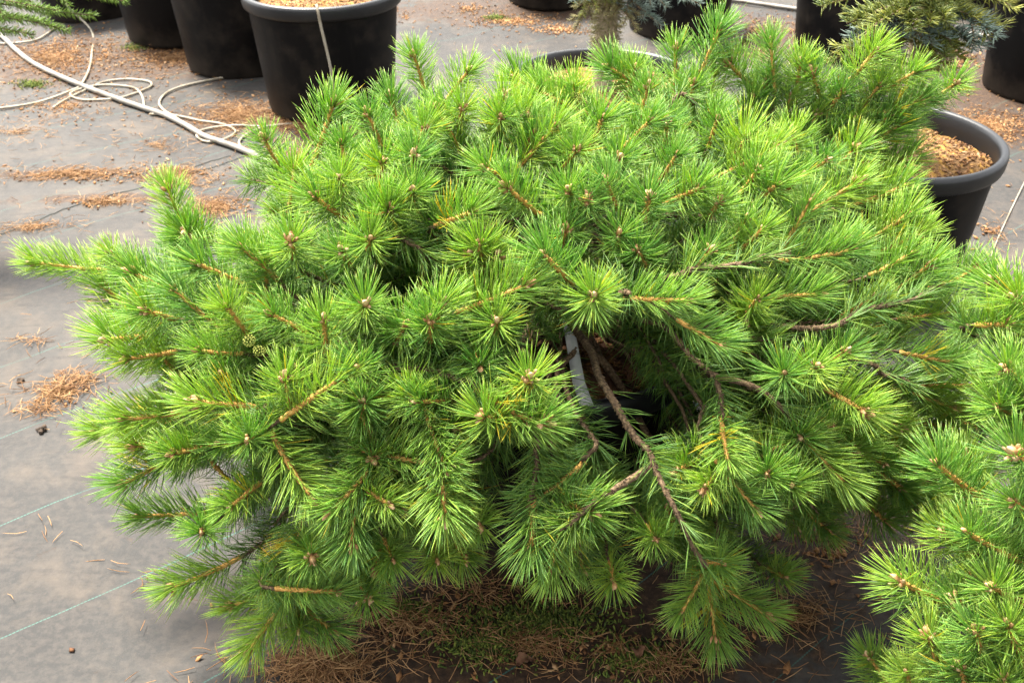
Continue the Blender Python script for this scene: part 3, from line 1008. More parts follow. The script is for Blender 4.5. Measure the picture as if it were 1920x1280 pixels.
def build_pine(name, label, dome, trunk_base, shoots, n_fill, seed, n_hub, gap=None, min_d=.075, fill_ok=None, extra=None, n_inner=60):
    r = np.random.default_rng(seed)
    root = empty(name, trunk_base)
    tag(root, label, 'pine tree', 'spreading pines in pots')
    holder = bpy.data.objects.new('holder', None)
    # all child coordinates are world coordinates: counter the root's offset
    off = np.array(trunk_base)
    items = [(b - off, t - off) for b, t in shoots]
    tips = np.array([t + off for b, t in shoots])
    tries = 0
    fills = 0
    while fills < n_fill and tries < 60000:
        tries += 1
        d = unit(r.normal(size=3))
        if d[2] < -.75:
            continue
        if d @ unit(CAM - dome.C) < -.15 and r.uniform() < .6:      # the far side carries fewer shoots
            continue
        s = r.uniform(.70, 1.0)
        T = dome.C + dome.R * d * s
        if T[2] < .09 or T[2] < 0.13 and r.uniform() < .5:
            continue
        if np.min(np.linalg.norm(tips - T, axis=1)) < min_d * r.uniform(.75, 1.2):
            continue
        outw = unit(d / dome.R)
        tang = unit(np.cross(outw, [0, 0, 1])) * r.choice([-1, 1])
        if d[2] < -.05:
            dirn = unit(outw * np.array([1, 1, .8]) + tang * r.uniform(0, .9) + r.normal(0, .22, 3))
        elif r.uniform() < .6:
            dirn = unit(outw * np.array([.6, .6, .3]) + np.array([0, 0, 1.25]) + r.normal(0, .28, 3))
        else:
            dirn = unit(outw * np.array([.8, .8, .3]) + tang * r.uniform(.5, 1.3) + np.array([0, 0, .3]) + r.normal(0, .2, 3))
        L = float(np.clip(r.normal(.12, .03), .06, .19))
        Bp = T - dirn * L
        if Bp[2] < .05:
            continue
        if extra and np.min(np.linalg.norm(BARE - T, axis=1)) < .06:
            continue
        if gap is not None and (in_gap(T, .075).any() or in_gap((T + Bp) / 2, .065).any() or in_gap(Bp, .055).any()):
            continue
        if fill_ok is not None and not fill_ok(T, Bp):
            continue
        if gap is not None:
            qx, qy, _ = proj(T)
            if qy < np.interp(qx, SIL[:, 0], SIL[:, 1]) + 25:      # keeps the crown's outline
                continue
        tips = np.vstack([tips, T])
        items.append((Bp - off, T - off))
        fills += 1
    bases = []
    for b, t in items:
        bases.append(place_shoot(root, b, t, r))
    bases = np.array(bases)
    dirs = unit(np.array([t for b, t in items]) - bases)
    # trunk
    h = 0.20
    tr = np.array([[0, 0, -.03], [.004, .006, .05], [-.006, .0, .12], [.004, -.006, h]])
    b = Buf()
    b.add(*tube(catmull(tr, 14), np.linspace(.024, .014, 14), 12, .06, True, r))
    obj('trunk', b.mesh('trunk', M['bark']), root)
    # limbs to cluster hubs, twigs from hubs to every shoot
    cen, lab = kmeans(bases, n_hub, r)
    for i in range(n_hub):
        if not (lab == i).any():
            continue
        c = cen[i]
        low = c[2] < .1
        p0 = np.array([0, 0, float(np.clip(.05 + .5 * (c[2]), .035, h))])
        hub = p0 + (c - p0) * r.uniform(.58, .68)
        hub[2] = max(hub[2], p0[2] - .16 if low else -.4)
        rad = np.linalg.norm(c[:2])
        m1 = p0 + (hub - p0) * .35 + np.array([0, 0, .05 if not low else .055])
        m2 = p0 + (hub - p0) * .75 + np.array([0, 0, .035 if not low else .05])
        # keep limbs above the pot rim
        path = bezier(p0, m1, m2, hub, 16)
        path += np.cumsum(r.normal(0, .0016, path.shape), 0) * np.linspace(0, 1, 16)[:, None]
        twig_with_needles(root, path, .0095, .0058, r, 1.1)
        hd = unit(path[-1] - path[-3])
        for j in np.where(lab == i)[0]:
            B, dj = bases[j], dirs[j]
            L = np.linalg.norm(B - path[-1])
            tw = bezier(path[-1], path[-1] + hd * L * .35, B - dj * L * .38, B, 14)
            tw += r.normal(0, .0011, tw.shape)
            tw[:, 2] = np.maximum(tw[:, 2], .02 - off[2])
            g = None
            if gap is not None:
                def g(E):
                    return in_gap(E + off)
            nf = float(np.clip(1 - .27 / max(L, .02), .10, .65))
            twig_with_needles(root, tw, .0046, .0032, r, nf, 900, g, zmin=.012 - off[2])
    # older leafy branches that fill the inside of the crown
    k = 0
    while k < n_inner:
        d = unit(r.normal(size=3))
        if d[2] < -.7:
            continue
        e = dome.C + dome.R * d * r.uniform(.55, .9)
        e[2] = max(e[2], .10)
        if gap is not None and in_gap(e, .06).any():
            continue
        if fill_ok is not None and not fill_ok(e, e):
            continue
        k += 1
        p0 = np.array([0, 0, float(r.uniform(.05, h))])
        e = e - off
        st = p0 + (e - p0) * .2
        pa = bezier(st, st + (e - st) * .35 + np.array([0, 0, .06]), st + (e - st) * .7 + np.array([0, 0, .05]), e, 14)
        pa += r.normal(0, .0016, pa.shape)
        twig_with_needles(root, pa, .0042, .0026, r, .3, 720, (lambda E: in_gap(E + off)) if gap is not None else None, zmin=.012 - off[2])
    # visible bare branches traced on the near side
    for pts, kind in (extra or []):
        P = np.array([p - off for p in pts])
        if 'i' in kind:                                   # comes out of the inside of the crown
            a0 = np.array([0, 0, .12])
            P = np.vstack([a0 + (P[0] - a0) * .45 - np.array([0, 0, .02]), a0 + (P[0] - a0) * .75 - np.array([0, 0, .012]), P])
        Ltot = np.linalg.norm(np.diff(P, axis=0), axis=1).sum()
        path = catmull(P, int(max(20, Ltot / .0034)))
        nn = len(path)
        path += .0016 * np.stack([np.sin(np.arange(nn) * .16 + k_) for k_ in r.uniform(0, 6, 3)], -1)
        scaly_branch(root, path, (.0066 if len(P) > 8 else .0050), .0030, r, gap, off)
        if 's' in kind:
            dd = unit(path[-1] - path[-8])
            place_shoot(root, path[-1] - dd * .004, path[-1] + dd * r.uniform(.06, .085), r)
        continue
        twig_with_needles(root, path, .0060 if len(P) > 5 else .0046, .0034, r, .4, 420, (lambda E: in_gap(E + off)) if gap is not None else None)
    return root, off, items


def trace(pts):
    return [DOME.hit(x, y, s) for x, y, s in pts]


EXTRA = [(trace(p), k_) for p, k_ in (
([(1066,585,.5),(1078,618,.58),(1110,665,.70),(1128,712,.79),(1157,767,.86),(1190,815,.915),(1212,844,.94),(1227,868,.975),(1255,935,1.02),(1290,1005,1.045),(1325,1062,1.03)], ''),
([(1074,610,.5),(1080,655,.56),(1052,683,.62),(1062,727,.68),(1081,778,.77),(1105,812,.82),(1119,838,.87),(1088,862,.88)], 's'),
([(1052,683,.62),(1040,735,.68),(1036,770,.7)], 's'),
([(1205,600,.6),(1248,614,.66),(1292,665,.80),(1336,702,.88),(1350,745,.92),(1358,789,.95)], 's'),
([(1336,702,.88),(1420,731,.91),(1482,778,.93),(1520,830,.95)], 's'),
([(1300,610,.72),(1383,629,.8),(1456,643,.85)], 'i'),
([(740,686,.86),(804,694,.91),(866,712,.94),(898,727,.95)], 'is'),
([(1004,820,.86),(1008,840,.88),(1003,890,.91),(998,940,.93)], 'is'),
([(1033,833,.84),(1040,909,.88),(1046,930,.9)], 'is'),
([(1227,868,.96),(1170,905,.985),(1120,940,1.0),(1075,975,1.01),(1052,990,1.0)], ''),
([(1270,515,.97),(1305,505,1.0),(1395,492,1.02),(1440,480,1.02),(1484,475,1.015)], 'i'),
([(1542,615,.95),(1605,587,.965),(1651,574,.98),(1702,565,.985),(1761,535,1.0)], 'i'),
([(1616,679,.95),(1660,702,.97),(1714,720,1.0)], 'i'),
([(746,442,.93),(790,470,.92),(825,500,.9)], 'i'),
([(1180,552,.97),(1150,548,.95),(1120,560,.9)], 'i'),
([(1270,180,.96),(1314,207,.93),(1350,225,.9)], 'i'),
([(822,742,.9),(818,790,.93),(824,860,.96)], 'is'),
)]

BARE = np.concatenate([np.array(t) for t, k_ in EXTRA[:4]])
shoots = []
for e in S:
    s = e[4] if len(e) > 4 else 1.0
    s *= float(rng.uniform(.985, 1.015))
    shoots.append(shoot_from_pixels(DOME, *e[:4], s, float(rng.uniform(.075, .11))))

def fill1(T, Bp):
    # the skirt hangs higher in the middle and on the right
    qx, qy, qz = proj(T)
    low = np.interp(qx, [300, 400, 560, 680, 720, 950, 1000, 1120, 1230, 1450, 1500, 1600, 1700], [1150, 1220, 1215, 1130, 1070, 1050, 1075, 1085, 1170, 1170, 1020, 960, 930])
    return qy < low + 5


TRUNK_BASE = (PINE_POT[0], PINE_POT[1], 0.40)
pine, _, _ = build_pine('dwarf_pine', 'wide bushy green pine filling the middle, spreading over its hidden pot', DOME, TRUNK_BASE, shoots, 104, 3, 40,
                        gap=True, extra=EXTRA, n_inner=165, fill_ok=fill1)

# green young cones
def cone_mesh(seed):
    r = np.random.default_rng(seed)
    b = Buf()
    n = 46
    for i in range(n):
        t = i / n
        z = t * .026
        rad = .0085 * math.sin(math.pi * min(1, .18 + t * .8)) + .001
        a = i * 2.39996
        c = np.array([rad * math.cos(a), rad * math.sin(a), z])
        d = unit(np.array([math.cos(a), math.sin(a), .35]))
        w = unit(np.cross(d, [0, 0, 1]))
        u = np.cross(w, d)
        k = .0034 * (1 - .4 * t)
        v = np.array([c - d * k * .6, c + w * k, c + u * k * .8, c - w * k, c - u * k * .8, c + d * k * .75])
        f = [[1, 2, 5], [2, 3, 5], [3, 4, 5], [4, 1, 5], [2, 1, 0], [3, 2, 0], [4, 3, 0], [1, 4, 0]]
        b.add(v, f, None, tone=[.1, .45, .5, .45, .4, .95])
    return b.mesh('cone', M['cone'], False)


CM = cone_mesh(1)
for (x, y, s, sc, rz) in ((462, 641, .962, .85, 0), (478, 655, .958, .75, 1), (1088, 188, .985, .7, 2), (1098, 196, .98, .6, 3), (255, 515, .965, .75, 4), (1690, 595, .96, .7, 5),
                         (1672, 735, .96, .7, 6)):
    c = obj('cone', CM, pine)
    p = DOME.hit(x, y, s)
    c.location = Vector(p) - Vector(TRUNK_BASE)
    c.rotation_euler = (1.2 * math.sin(rz * 2.1) + .5, .9, rz)
    c.scale = (sc, sc, sc)

# ------------------------------------------------------------------ the second pine at the right edge
DOME2 = Dome(RIGHT_C, (0.70, 0.62, 0.46))
S2 = [(1628,1229,1668,1300),(1812,996,1920,1045),(1757,870,1850,929),(1687,1089,1763,1136),(1862,527,1925,590),(1890,607,1839,605,.97),(1905,560,1950,600),
      (1885,690,1950,720),(1870,760,1940,790,.97),(1905,850,1960,880),(1770,1000,1830,1030,.96),(1740,1190,1760,1260),(1830,1180,1860,1250),(1890,1170,1920,1240),
      (1700,1260,1740,1330,.98),(1800,1250,1830,1330),(1880,1270,1910,1340),(1790,1120,1850,1150,.96),(1860,1100,1930,1130,.97),(1900,940,1960,980,.98)]
shoots2 = []
for e in S2:
    s = (e[4] if len(e) > 4 else 1.0) * float(rng.uniform(.985, 1.015))
    shoots2.append(shoot_from_pixels(DOME2, *e[:4], s, float(rng.uniform(.10, .13))))


def fill2(T, Bp):
    # stays out of the neighbour's crown and of the walkway between the two
    if DOME.depth_s(T) < 1.02 or DOME.depth_s(Bp) < 1.0:
        return False
    if T[0] < .72 and T[2] < .3:
        return False
    qx, qy, qz = proj(T)
    if qz > 0 and qx < np.interp(qy, [450, 500, 620, 750, 880, 1000, 1090, 1230, 1300], [1960, 1900, 1885, 1830, 1770, 1780, 1740, 1690, 1720]) + 25:
        return False
    return T[0] > .5


build_pine('dwarf_pine', 'second green pine cut off by the right edge, nearest to the viewer', DOME2, (RIGHT_C[0] + .12, RIGHT_C[1] + .05, .40), shoots2, 110, 9, 20, fill_ok=fill2, n_inner=50)


# ------------------------------------------------------------------ background conifers
def spray(parent, start, end, r, mat, n_side=7, nlen=.02, side_len=.16, droop=.3, dens=900, flat=True, bark='bark', w=.0016, rad=.006, sub=.75):
    """one branch with side twigs, all carrying short needles"""
    start, end = np.asarray(start, float), np.asarray(end, float)
    mid = (start + end) / 2 + np.array([0, 0, .03])
    path = bezier(start, start * .6 + mid * .4 + np.array([0, 0, .02]), mid, end, 14)
    path += r.normal(0, .0015, path.shape)
    b = Buf()
    b.add(*tube(path, np.linspace(rad, .002, 14), 6, .1, True, r))
    br_paths = [path]
    tan = unit(np.gradient(path, axis=0))
    for i in range(n_side):
        t = .22 + .72 * (i + r.uniform(-.2, .2)) / max(n_side, 1)
        k = int(np.clip(t * 13, 1, 12))
        side = unit(np.cross(tan[k], [0, 0, 1])) * (1 if i % 2 else -1)
        d = unit(side * .85 + tan[k] * .75 + np.array([0, 0, -droop]) + r.normal(0, .12, 3))
        L = side_len * (1.1 - .7 * t) * r.uniform(.8, 1.2)
        q = bezier(path[k], path[k] + d * L * .35, path[k] + d * L * .7 + np.array([0, 0, .01]), path[k] + d * L + np.array([0, 0, .012 - droop * .03]), 8)
        b.add(*tube(q, np.linspace(.0026, .0012, 8), 5, .08, True, r))
        br_paths.append(q)
        if L > .09:
            for sgn in (-1, 1):
                if r.uniform() < sub:
                    d2 = unit(np.cross(d, [0, 0, 1]) * sgn * .8 + d * .8 + r.normal(0, .1, 3))
                    L2 = L * r.uniform(.35, .55)
                    p0 = q[3]
                    q2 = np.stack([p0 + d2 * L2 * s_ for s_ in np.linspace(0, 1, 6)])
                    b.add(*tube(q2, np.linspace(.002, .001, 6), 5, .08, True, r))
                    br_paths.append(q2)
    br = obj('branch', b.mesh('branch', M[bark]), parent)
    Ps, Ds, Ts = [], [], []
    for n_, q in enumerate(br_paths):
        seg = np.linalg.norm(np.diff(q, axis=0), axis=1)
        cum = np.concatenate([[0], np.cumsum(seg)])
        nf = int(dens * cum[-1])
        s = r.uniform(.3 if n_ == 0 else .05, 1, nf) * cum[-1]
        P = np.stack([np.interp(s, cum, q[:, a]) for a in range(3)], -1)
        tg = unit(np.gradient(q, axis=0))
        T = unit(np.stack([np.interp(s, cum, tg[:, a]) for a in range(3)], -1))
        v = r.normal(size=(nf, 3))
        if flat:
            v[:, 2] = np.abs(v[:, 2]) * .7
        v = unit(v - T * np.sum(v * T, 1)[:, None])
        th = np.radians(r.normal(58, 10, nf))
        Ps.append(P)
        Ds.append(unit(v * np.sin(th)[:, None] + T * np.cos(th)[:, None]))
        Ts.append(T)
    P, D, T = np.concatenate(Ps), np.concatenate(Ds), np.concatenate(Ts)
    m = len(P)
    b = Buf()
    v, f3, f4, to, al = needle_geo(P, D, T * .12 + r.normal(0, .05, (m, 3)), r.normal(nlen, nlen * .12, m), np.full(m, w), np.clip(r.normal(.5, .2, m), 0, .92), 2, r)
    b.add(v, f3, f4, tone=to, along=al)
    obj('needles', b.mesh('needles', M[mat]), br)
    return br


def conifer_trunk(parent, h, r0, r1, r, fuzz=0):
    path = catmull([[0, 0, -.04], [.008, .004, h * .3], [-.006, .004, h * .65], [.004, 0, h]], 26)
    b = Buf()
    b.add(*tube(path, np.linspace(r0, r1, 26) * (1 + .05 * np.sin(np.arange(26) * 1.7)), 14, .05, True, r))
    t = obj('trunk', b.mesh('trunk', M['fir_bark']), parent)
    if fuzz:
        n = fuzz
        s = r.uniform(.08, 1, n)
        a = r.uniform(0, 6.283, n)
        rad = np.interp(s, [0, 1], [r0, r1])
        q = np.stack([np.cos(a), np.sin(a), 0 * a], -1)
        P = np.stack([np.interp(s * h, path[:, 2], path[:, k]) for k in range(3)], -1)
        P[:, :2] += q[:, :2] * rad[:, None] * .95
        D = unit(q * .8 + np.array([0, 0, -.25]) + r.normal(0, .45, (n, 3)))
        b = Buf()
        v, f3, f4, to, al = needle_geo(P, D, r.normal(0, .1, (n, 3)), r.normal(.028, .005, n), np.full(n, .0023), np.clip(r.normal(.45, .2, n), 0, .92), 2, r)
        b.add(v, f3, f4, tone=to, along=al)
        obj('needles', b.mesh('needles', M['needle_olive']), t)
    return t


r = np.random.default_rng(21)
fir = empty('fir_tree', (POT_FIR[0] + .02, POT_FIR[1] - .01, .405))
tag(fir, 'grey green fir with drooping sprays standing in the mulched pot', 'fir tree')
fo = np.array(fir.location)
conifer_trunk(fir, 1.1, .040, .028, r, 500)


def fspray(tx, ty, depth, sz, mat, **kw):
    """a branch from the trunk at height sz to the seen tip"""
    e = dp(tx, ty, depth) - fo
    kw['nlen'] = .034
    kw.setdefault('dens', 560)
    kw.setdefault('w', .0030)
    kw['n_side'] = 4
    kw['side_len'] *= 1.2
    kw['sub'] = .12
    spray(fir, (0.0, 0.0, sz), e, r, mat, **kw)


for (tx, ty, dpt, sz, mat, kw) in (
    (1550, 118, 2.62, .33, 'needle_fir', dict(n_side=7, side_len=.10)),
    (1540, 12, 2.55, .42, 'needle_fir', dict(n_side=9, side_len=.14)),
    (1588, 45, 2.45, .40, 'needle_fir', dict(n_side=9, side_len=.13)),
    (1622, 62, 2.40, .40, 'needle_fir', dict(n_side=8, side_len=.12)),
    (1600, 72, 2.50, .37, 'needle_blue', dict(n_side=7, side_len=.10)),
    (1742, 48, 2.45, .40, 'needle_fir', dict(n_side=8, side_len=.11)),
    (1768, 100, 2.60, .36, 'needle_fir', dict(n_side=8, side_len=.09)),
    (1790, 105, 2.66, .36, 'needle_fir', dict(n_side=7, side_len=.08)),
    (1605, 112, 2.55, .30, 'needle_fir', dict(n_side=8, side_len=.12)),
    (1782, 128, 2.62, .30, 'needle_fir', dict(n_side=8, side_len=.10)),
    (1846, 88, 2.62, .32, 'needle_blue', dict(n_side=7, side_len=.08, nlen=.022)),
    (1862, 50, 2.55, .38, 'needle_fir', dict(n_side=9, side_len=.13)),
    (1868, 66, 2.50, .37, 'needle_blue', dict(n_side=5, side_len=.08, nlen=.022)),
    (1890, 8, 2.60, .45, 'needle_fir', dict(n_side=9, side_len=.13)),
    (1800, 20, 2.55, .44, 'needle_fir', dict(n_side=9, side_len=.14)),
    (1640, -60, 2.5, .55, 'needle_fir', dict(n_side=9, side_len=.16)),
    (1780, -70, 2.5, .6, 'needle_fir', dict(n_side=9, side_len=.16)),
    (1560, -80, 2.7, .6, 'needle_fir', dict(n_side=9, side_len=.16)),
    (1860, -90, 2.7, .6, 'needle_fir', dict(n_side=9, side_len=.16)),
    (1700, -60, 3.05, .5, 'needle_fir', dict(n_side=9, side_len=.16)),
):
    fspray(tx, ty, dpt, sz, mat, **kw)

spruce = empty('spruce_tree', (POT_SPRUCE[0] - .01, POT_SPRUCE[1], .405))
tag(spruce, 'spruce with a needle covered trunk and pale blue twigs behind the pine', 'spruce tree')
fo2 = np.array(spruce.location)
conifer_trunk(spruce, 1.1, .034, .026, r, 3600)
for (tx, ty, dpt, sz, mat, kw) in (
    (1078, 55, 3.05, .30, 'needle_olive', dict(n_side=6, side_len=.09)),
    (1092, 30, 3.0, .34, 'needle_fir', dict(n_side=7, side_len=.09)),
    (1075, 2, 3.0, .40, 'needle_blue', dict(n_side=5, side_len=.10)),
    (1195, 58, 3.0, .28, 'needle_olive', dict(n_side=6, side_len=.09)),
    (1240, 50, 3.0, .30, 'needle_blue', dict(n_side=6, side_len=.07)),
    (1250, 14, 2.95, .36, 'needle_blue', dict(n_side=8, side_len=.11)),
    (1310, 8, 2.98, .38, 'needle_blue', dict(n_side=9, side_len=.11)),
    (1230, -60, 3.1, .6, 'needle_blue', dict(n_side=9, side_len=.15)),
    (1040, -60, 3.2, .6, 'needle_blue', dict(n_side=9, side_len=.15)),
):
    spray(spruce, (0, 0, sz), dp(tx, ty, dpt) - fo2, r, mat, nlen=.024 if mat == 'needle_blue' else .018, **kw)

larch = empty('larch_tree', (LARCH_C[0], LARCH_C[1], .405))
tag(larch, 'bright green larch whose drooping sprays enter at the upper left corner', 'larch tree')
fo3 = np.array(larch.location)
conifer_trunk(larch, .9, .022, .014, r, 0)
for (tx, ty, dpt, sz, kw) in (
    (180, 30, 3.0, .36, dict(n_side=9, side_len=.12, droop=.6)), (62, 66, 2.9, .33, dict(n_side=9, side_len=.12, droop=.6)), (92, 40, 2.95, .36, dict(n_side=9, side_len=.14, droop=.6)), (20, 62, 3.0, .33, dict(n_side=9, side_len=.12, droop=.6)), (235, 2, 3.0, .42, dict(n_side=12, side_len=.16, droop=.5)), (128, 58, 2.95, .40, dict(n_side=9, side_len=.13, droop=.5)), (110, 20, 2.85, .42, dict(n_side=10, side_len=.14, droop=.6)),
    (40, 40, 2.9, .38, dict(n_side=9, side_len=.12, droop=.6)), (60, 5, 2.9, .45, dict(n_side=10, side_len=.16, droop=.5)), (150, -25, 2.9, .5, dict(n_side=12, side_len=.18, droop=.5)),
    (-100, 30, 2.9, .4, dict(n_side=10, side_len=.16, droop=.5)), (-300, -60, 3.3, .5, dict(n_side=10, side_len=.2)), (-500, 20, 3.0, .45, dict(n_side=10, side_len=.2)),
):
    spray(larch, (0, 0, sz), dp(tx, ty, dpt) - fo3, r, 'needle_lime', nlen=.02, dens=1100, flat=False, w=.0018, **kw)


# ------------------------------------------------------------------ irrigation pipe and tubes
def hose(name, pts, rad, mat, label, cat, group=None, wall=0.0):
    P = []
    for p in pts:
        if len(p) == 2:
            q = gz(gp(*p), rad + .003)
        else:
            q = np.array(p, float)
        P.append(q)
    path = catmull(P, max(30, 7 * len(P)))
    b = Buf()
    b.add(*tube(path, rad, 10))
    o = obj(name, b.mesh(name, M[mat]))
    return tag(o, label, cat, group)


hose('irrigation_pipe', [(-120, 25), (-50, 47), (0, 69), (29, 96), (62, 121), (112, 146), (167, 169), (217, 190), (267, 206), (308, 219), (346, 235), (383, 256), (421, 273), (458, 288), (512, 312),
     (580, 342), (660, 375), (760, 405)], .0115, 'pipe', 'thick white pipe running diagonally across the cloth into the pine', 'pipe')
rimD = np.array([pD[0] - .02, pD[1] - .29, .455])
hose('drip_tube', [tuple(rimD + [0, .1, -.05]), tuple(rimD + [0, .0, .01]), tuple(rimD + [.0, -.03, -.06]), tuple(rimD + [0, -.035, -.3]), (172, 62), (173, 104), (167, 133), (154, 156), (146, 165), (75, 190), (0, 204), (-80, 214)],
     .0052, 'tube', 'thin white tube coming straight from the farthest pot, under the larch sprays', 'drip tube', 'thin white drip tubes')
hose('drip_tube', [(100, 204), (121, 190), (158, 171), (196, 154), (237, 149), (275, 153), (285, 160), (275, 169), (233, 185), (196, 191), (154, 190), (132, 179), (146, 169), (187, 160), (225, 162),
     (254, 169), (267, 183), (271, 202)], .0046, 'tube', 'thin white tube coiled in an open loop across the left of the thick pipe', 'drip tube', 'thin white drip tubes')
hose('drip_tube', [(510, 141), (496, 142), (450, 148), (396, 154), (342, 165), (312, 177), (299, 194), (308, 208), (330, 221), (352, 236)], .0048, 'tube',
     'thin white tube curving from behind the big pot down to the pipe', 'drip tube', 'thin white drip tubes')
hose('drip_tube', [(281, 215), (325, 217), (375, 225), (417, 231), (440, 242), (437, 252), (417, 262), (387, 264), (369, 254), (375, 244), (408, 236), (450, 234), (490, 239)], .0046, 'tube',
     'thin white tube making a small ring over the pipe', 'drip tube', 'thin white drip tubes')
hose('drip_tube', [(551, 233), (520, 236), (491, 241), (462, 253), (449, 267), (454, 279), (475, 288), (496, 301)], .0046, 'tube',
     'short thin white tube hooking from the big pot foot to the pipe end', 'drip tube', 'thin white drip tubes')
hose('drip_tube', [(-60, 84), (0, 82), (33, 81), (67, 75), (90, 64), (110, 50)], .005, 'tube', 'thin white tube lying behind the thick pipe under the larch', 'drip tube', 'thin white drip tubes')
# the tube over the rim of the big pot
rm = np.array([POT_A[0] + .035, POT_A[1] - .322, .482])
hose('drip_tube', [tuple(rm + [-.02, .16, -.055]), tuple(rm + [-.012, .06, -.01]), tuple(rm + [0, .0, .003]), tuple(rm + [.012, -.02, -.07]), tuple(rm + [.03, -.028, -.19]), tuple(rm + [.037, -.03, -.30]),
     tuple(rm + [.03, -.04, -.40]), (622, 222), (606, 240), (590, 262)], .0052, 'tube', 'thin white tube hanging over the rim and down the front of the pot', 'drip tube', 'thin white drip tubes')
hose('irrigation_pipe', [(1250, -12), (1370, 5), (1485, 20), (1600, 37), (1720, 54), (1850, 72), (1990, 92)], .0115, 'pipe', 'white pipe on the ground behind the fir between the far pots', 'pipe')
hose('drip_tube', [(2010, 180), (1955, 275), (1920, 345), (1900, 385), (1878, 432), (1862, 470), (1850, 505), (1840, 550)], .0019, 'tube',
     'very thin pale tube crossing the cloth beside the mulched pot', 'drip tube', 'thin white drip tubes')

# white plant label stuck in the soil
b = Buf()
lp = [dp(1064, 600, 1.70), dp(1075, 668, 1.655), dp(1085, 716, 1.625), dp(1100, 760, 1.60)]
path = np.concatenate([np.linspace(lp[0], lp[2], 8)[:-1], np.linspace(lp[2], lp[3], 7)])
sidev = unit(RT + .1 * FW) * .0112
nrm = unit(np.cross(path[1] - path[0], sidev)) * .0004
w = np.linspace(.8, 1.0, 14)
v = np.concatenate([path - sidev * w[:, None] - nrm, path + sidev * w[:, None] - nrm, path + sidev * w[:, None] + nrm, path - sidev * w[:, None] + nrm])
i = np.arange(13)
q = [np.stack([a * 14 + i, a * 14 + i + 1, ((a + 1) % 4) * 14 + i + 1, ((a + 1) % 4) * 14 + i], -1) for a in range(4)]
q.append(np.array([[0, 14, 28, 42], [13, 27, 41, 55]]))
b.add(v, None, np.concatenate(q))
tag(obj('plant_label', b.mesh('plant_label', M['label'], False)), 'blank white plastic label strip hanging inside the central pine', 'plant label')


# ------------------------------------------------------------------ litter on the cloth
def scatter(areas, r, tail=.3):
    """areas: (px, py, rx, ry, n) ellipses in the picture, as places on the ground"""
    out = []
    for (x, y, rx, ry, n) in areas:
        a = r.uniform(0, 6.283, n)
        k = np.abs(r.normal(0, .55, n)) * np.where(r.uniform(size=n) < tail, r.uniform(1.2, 3.2, n), 1.0)
        for ai, ki in zip(a, k):
            out.append(gp(x + rx * ki * math.cos(ai), min(y + ry * ki * math.sin(ai), 1700)))
    return gz(np.array(out))


def dead_needles(P, r, lmin=.025, lmax=.055, lift=.006, w=.0017):
    n = len(P)
    a = r.uniform(0, 6.283, n)
    D = unit(np.stack([np.cos(a), np.sin(a), r.normal(0, .10, n)], -1))
    P = P.copy()
    P[:, 2] += .003 + np.abs(r.normal(0, lift, n))
    B = np.stack([-np.sin(a), np.cos(a), 0 * a], -1) * r.normal(0, .28, n)[:, None]
    b = Buf()
    v, f3, f4, to, al = needle_geo(P, D, B, r.uniform(lmin, lmax, n), np.full(n, w), r.uniform(0, 1, n), 3, r)
    b.add(v, f3, f4, tone=to)
    return b


r = np.random.default_rng(33)
# strips along seams and drifts round the pots
A = [(150, 712, 55, 13, 130), (80, 765, 45, 14, 90), (130, 330, 170, 14, 500), (330, 325, 80, 18, 380), (60, 430, 90, 12, 200), (190, 385, 80, 10, 200), (400, 395, 60, 22, 500), (330, 345, 90, 10, 220),
     (450, 215, 110, 34, 1300), (560, 235, 60, 22, 420), (560, 290, 90, 35, 300), (330, 110, 200, 35, 700), (100, 110, 130, 45, 800), (130, 200, 140, 40, 300), (30, 250, 90, 30, 160),
     (700, 240, 60, 30, 250), (60, 635, 70, 6, 40), (200, 800, 100, 40, 16), (250, 1080, 200, 120, 10), (80, 1000, 150, 150, 7), (200, 560, 140, 60, 40),
     (300, 270, 120, 30, 160), (1830, 240, 120, 40, 600), (1870, 440, 60, 60, 60), (600, 1250, 120, 40, 600), (760, 1170, 180, 60, 330), (1000, 1200, 200, 60, 420), (1250, 1240, 170, 40, 260),
     (1560, 1000, 130, 80, 220), (1480, 1150, 150, 60, 360), (1050, 120, 60, 20, 100), (1430, 100, 80, 40, 300), (900, 1110, 200, 60, 200)]
P = scatter(A, r)
tag(obj('needle_litter', dead_needles(P, r).mesh('needle_litter', M['dead_needle'])), 'fallen orange brown pine needles drifted over the cloth', 'litter', kind='stuff')
# heaped needles left of the pine and below it
for (x, y, rx, ry, n, hgt, lab) in ((112, 733, 58, 20, 230, .008, 'small heap of dry brown needles on the cloth left of the pine'),
                                    (590, 1252, 95, 26, 520, .010, 'mat of dry orange needles on the ground below the pine at the bottom edge')):
    P = scatter([(x, y, rx, ry, n)], r)
    tag(obj('needle_heap', dead_needles(P, r, .03, .06, hgt, .0019).mesh('needle_heap', M['dead_needle'])), lab, 'litter', kind='stuff')

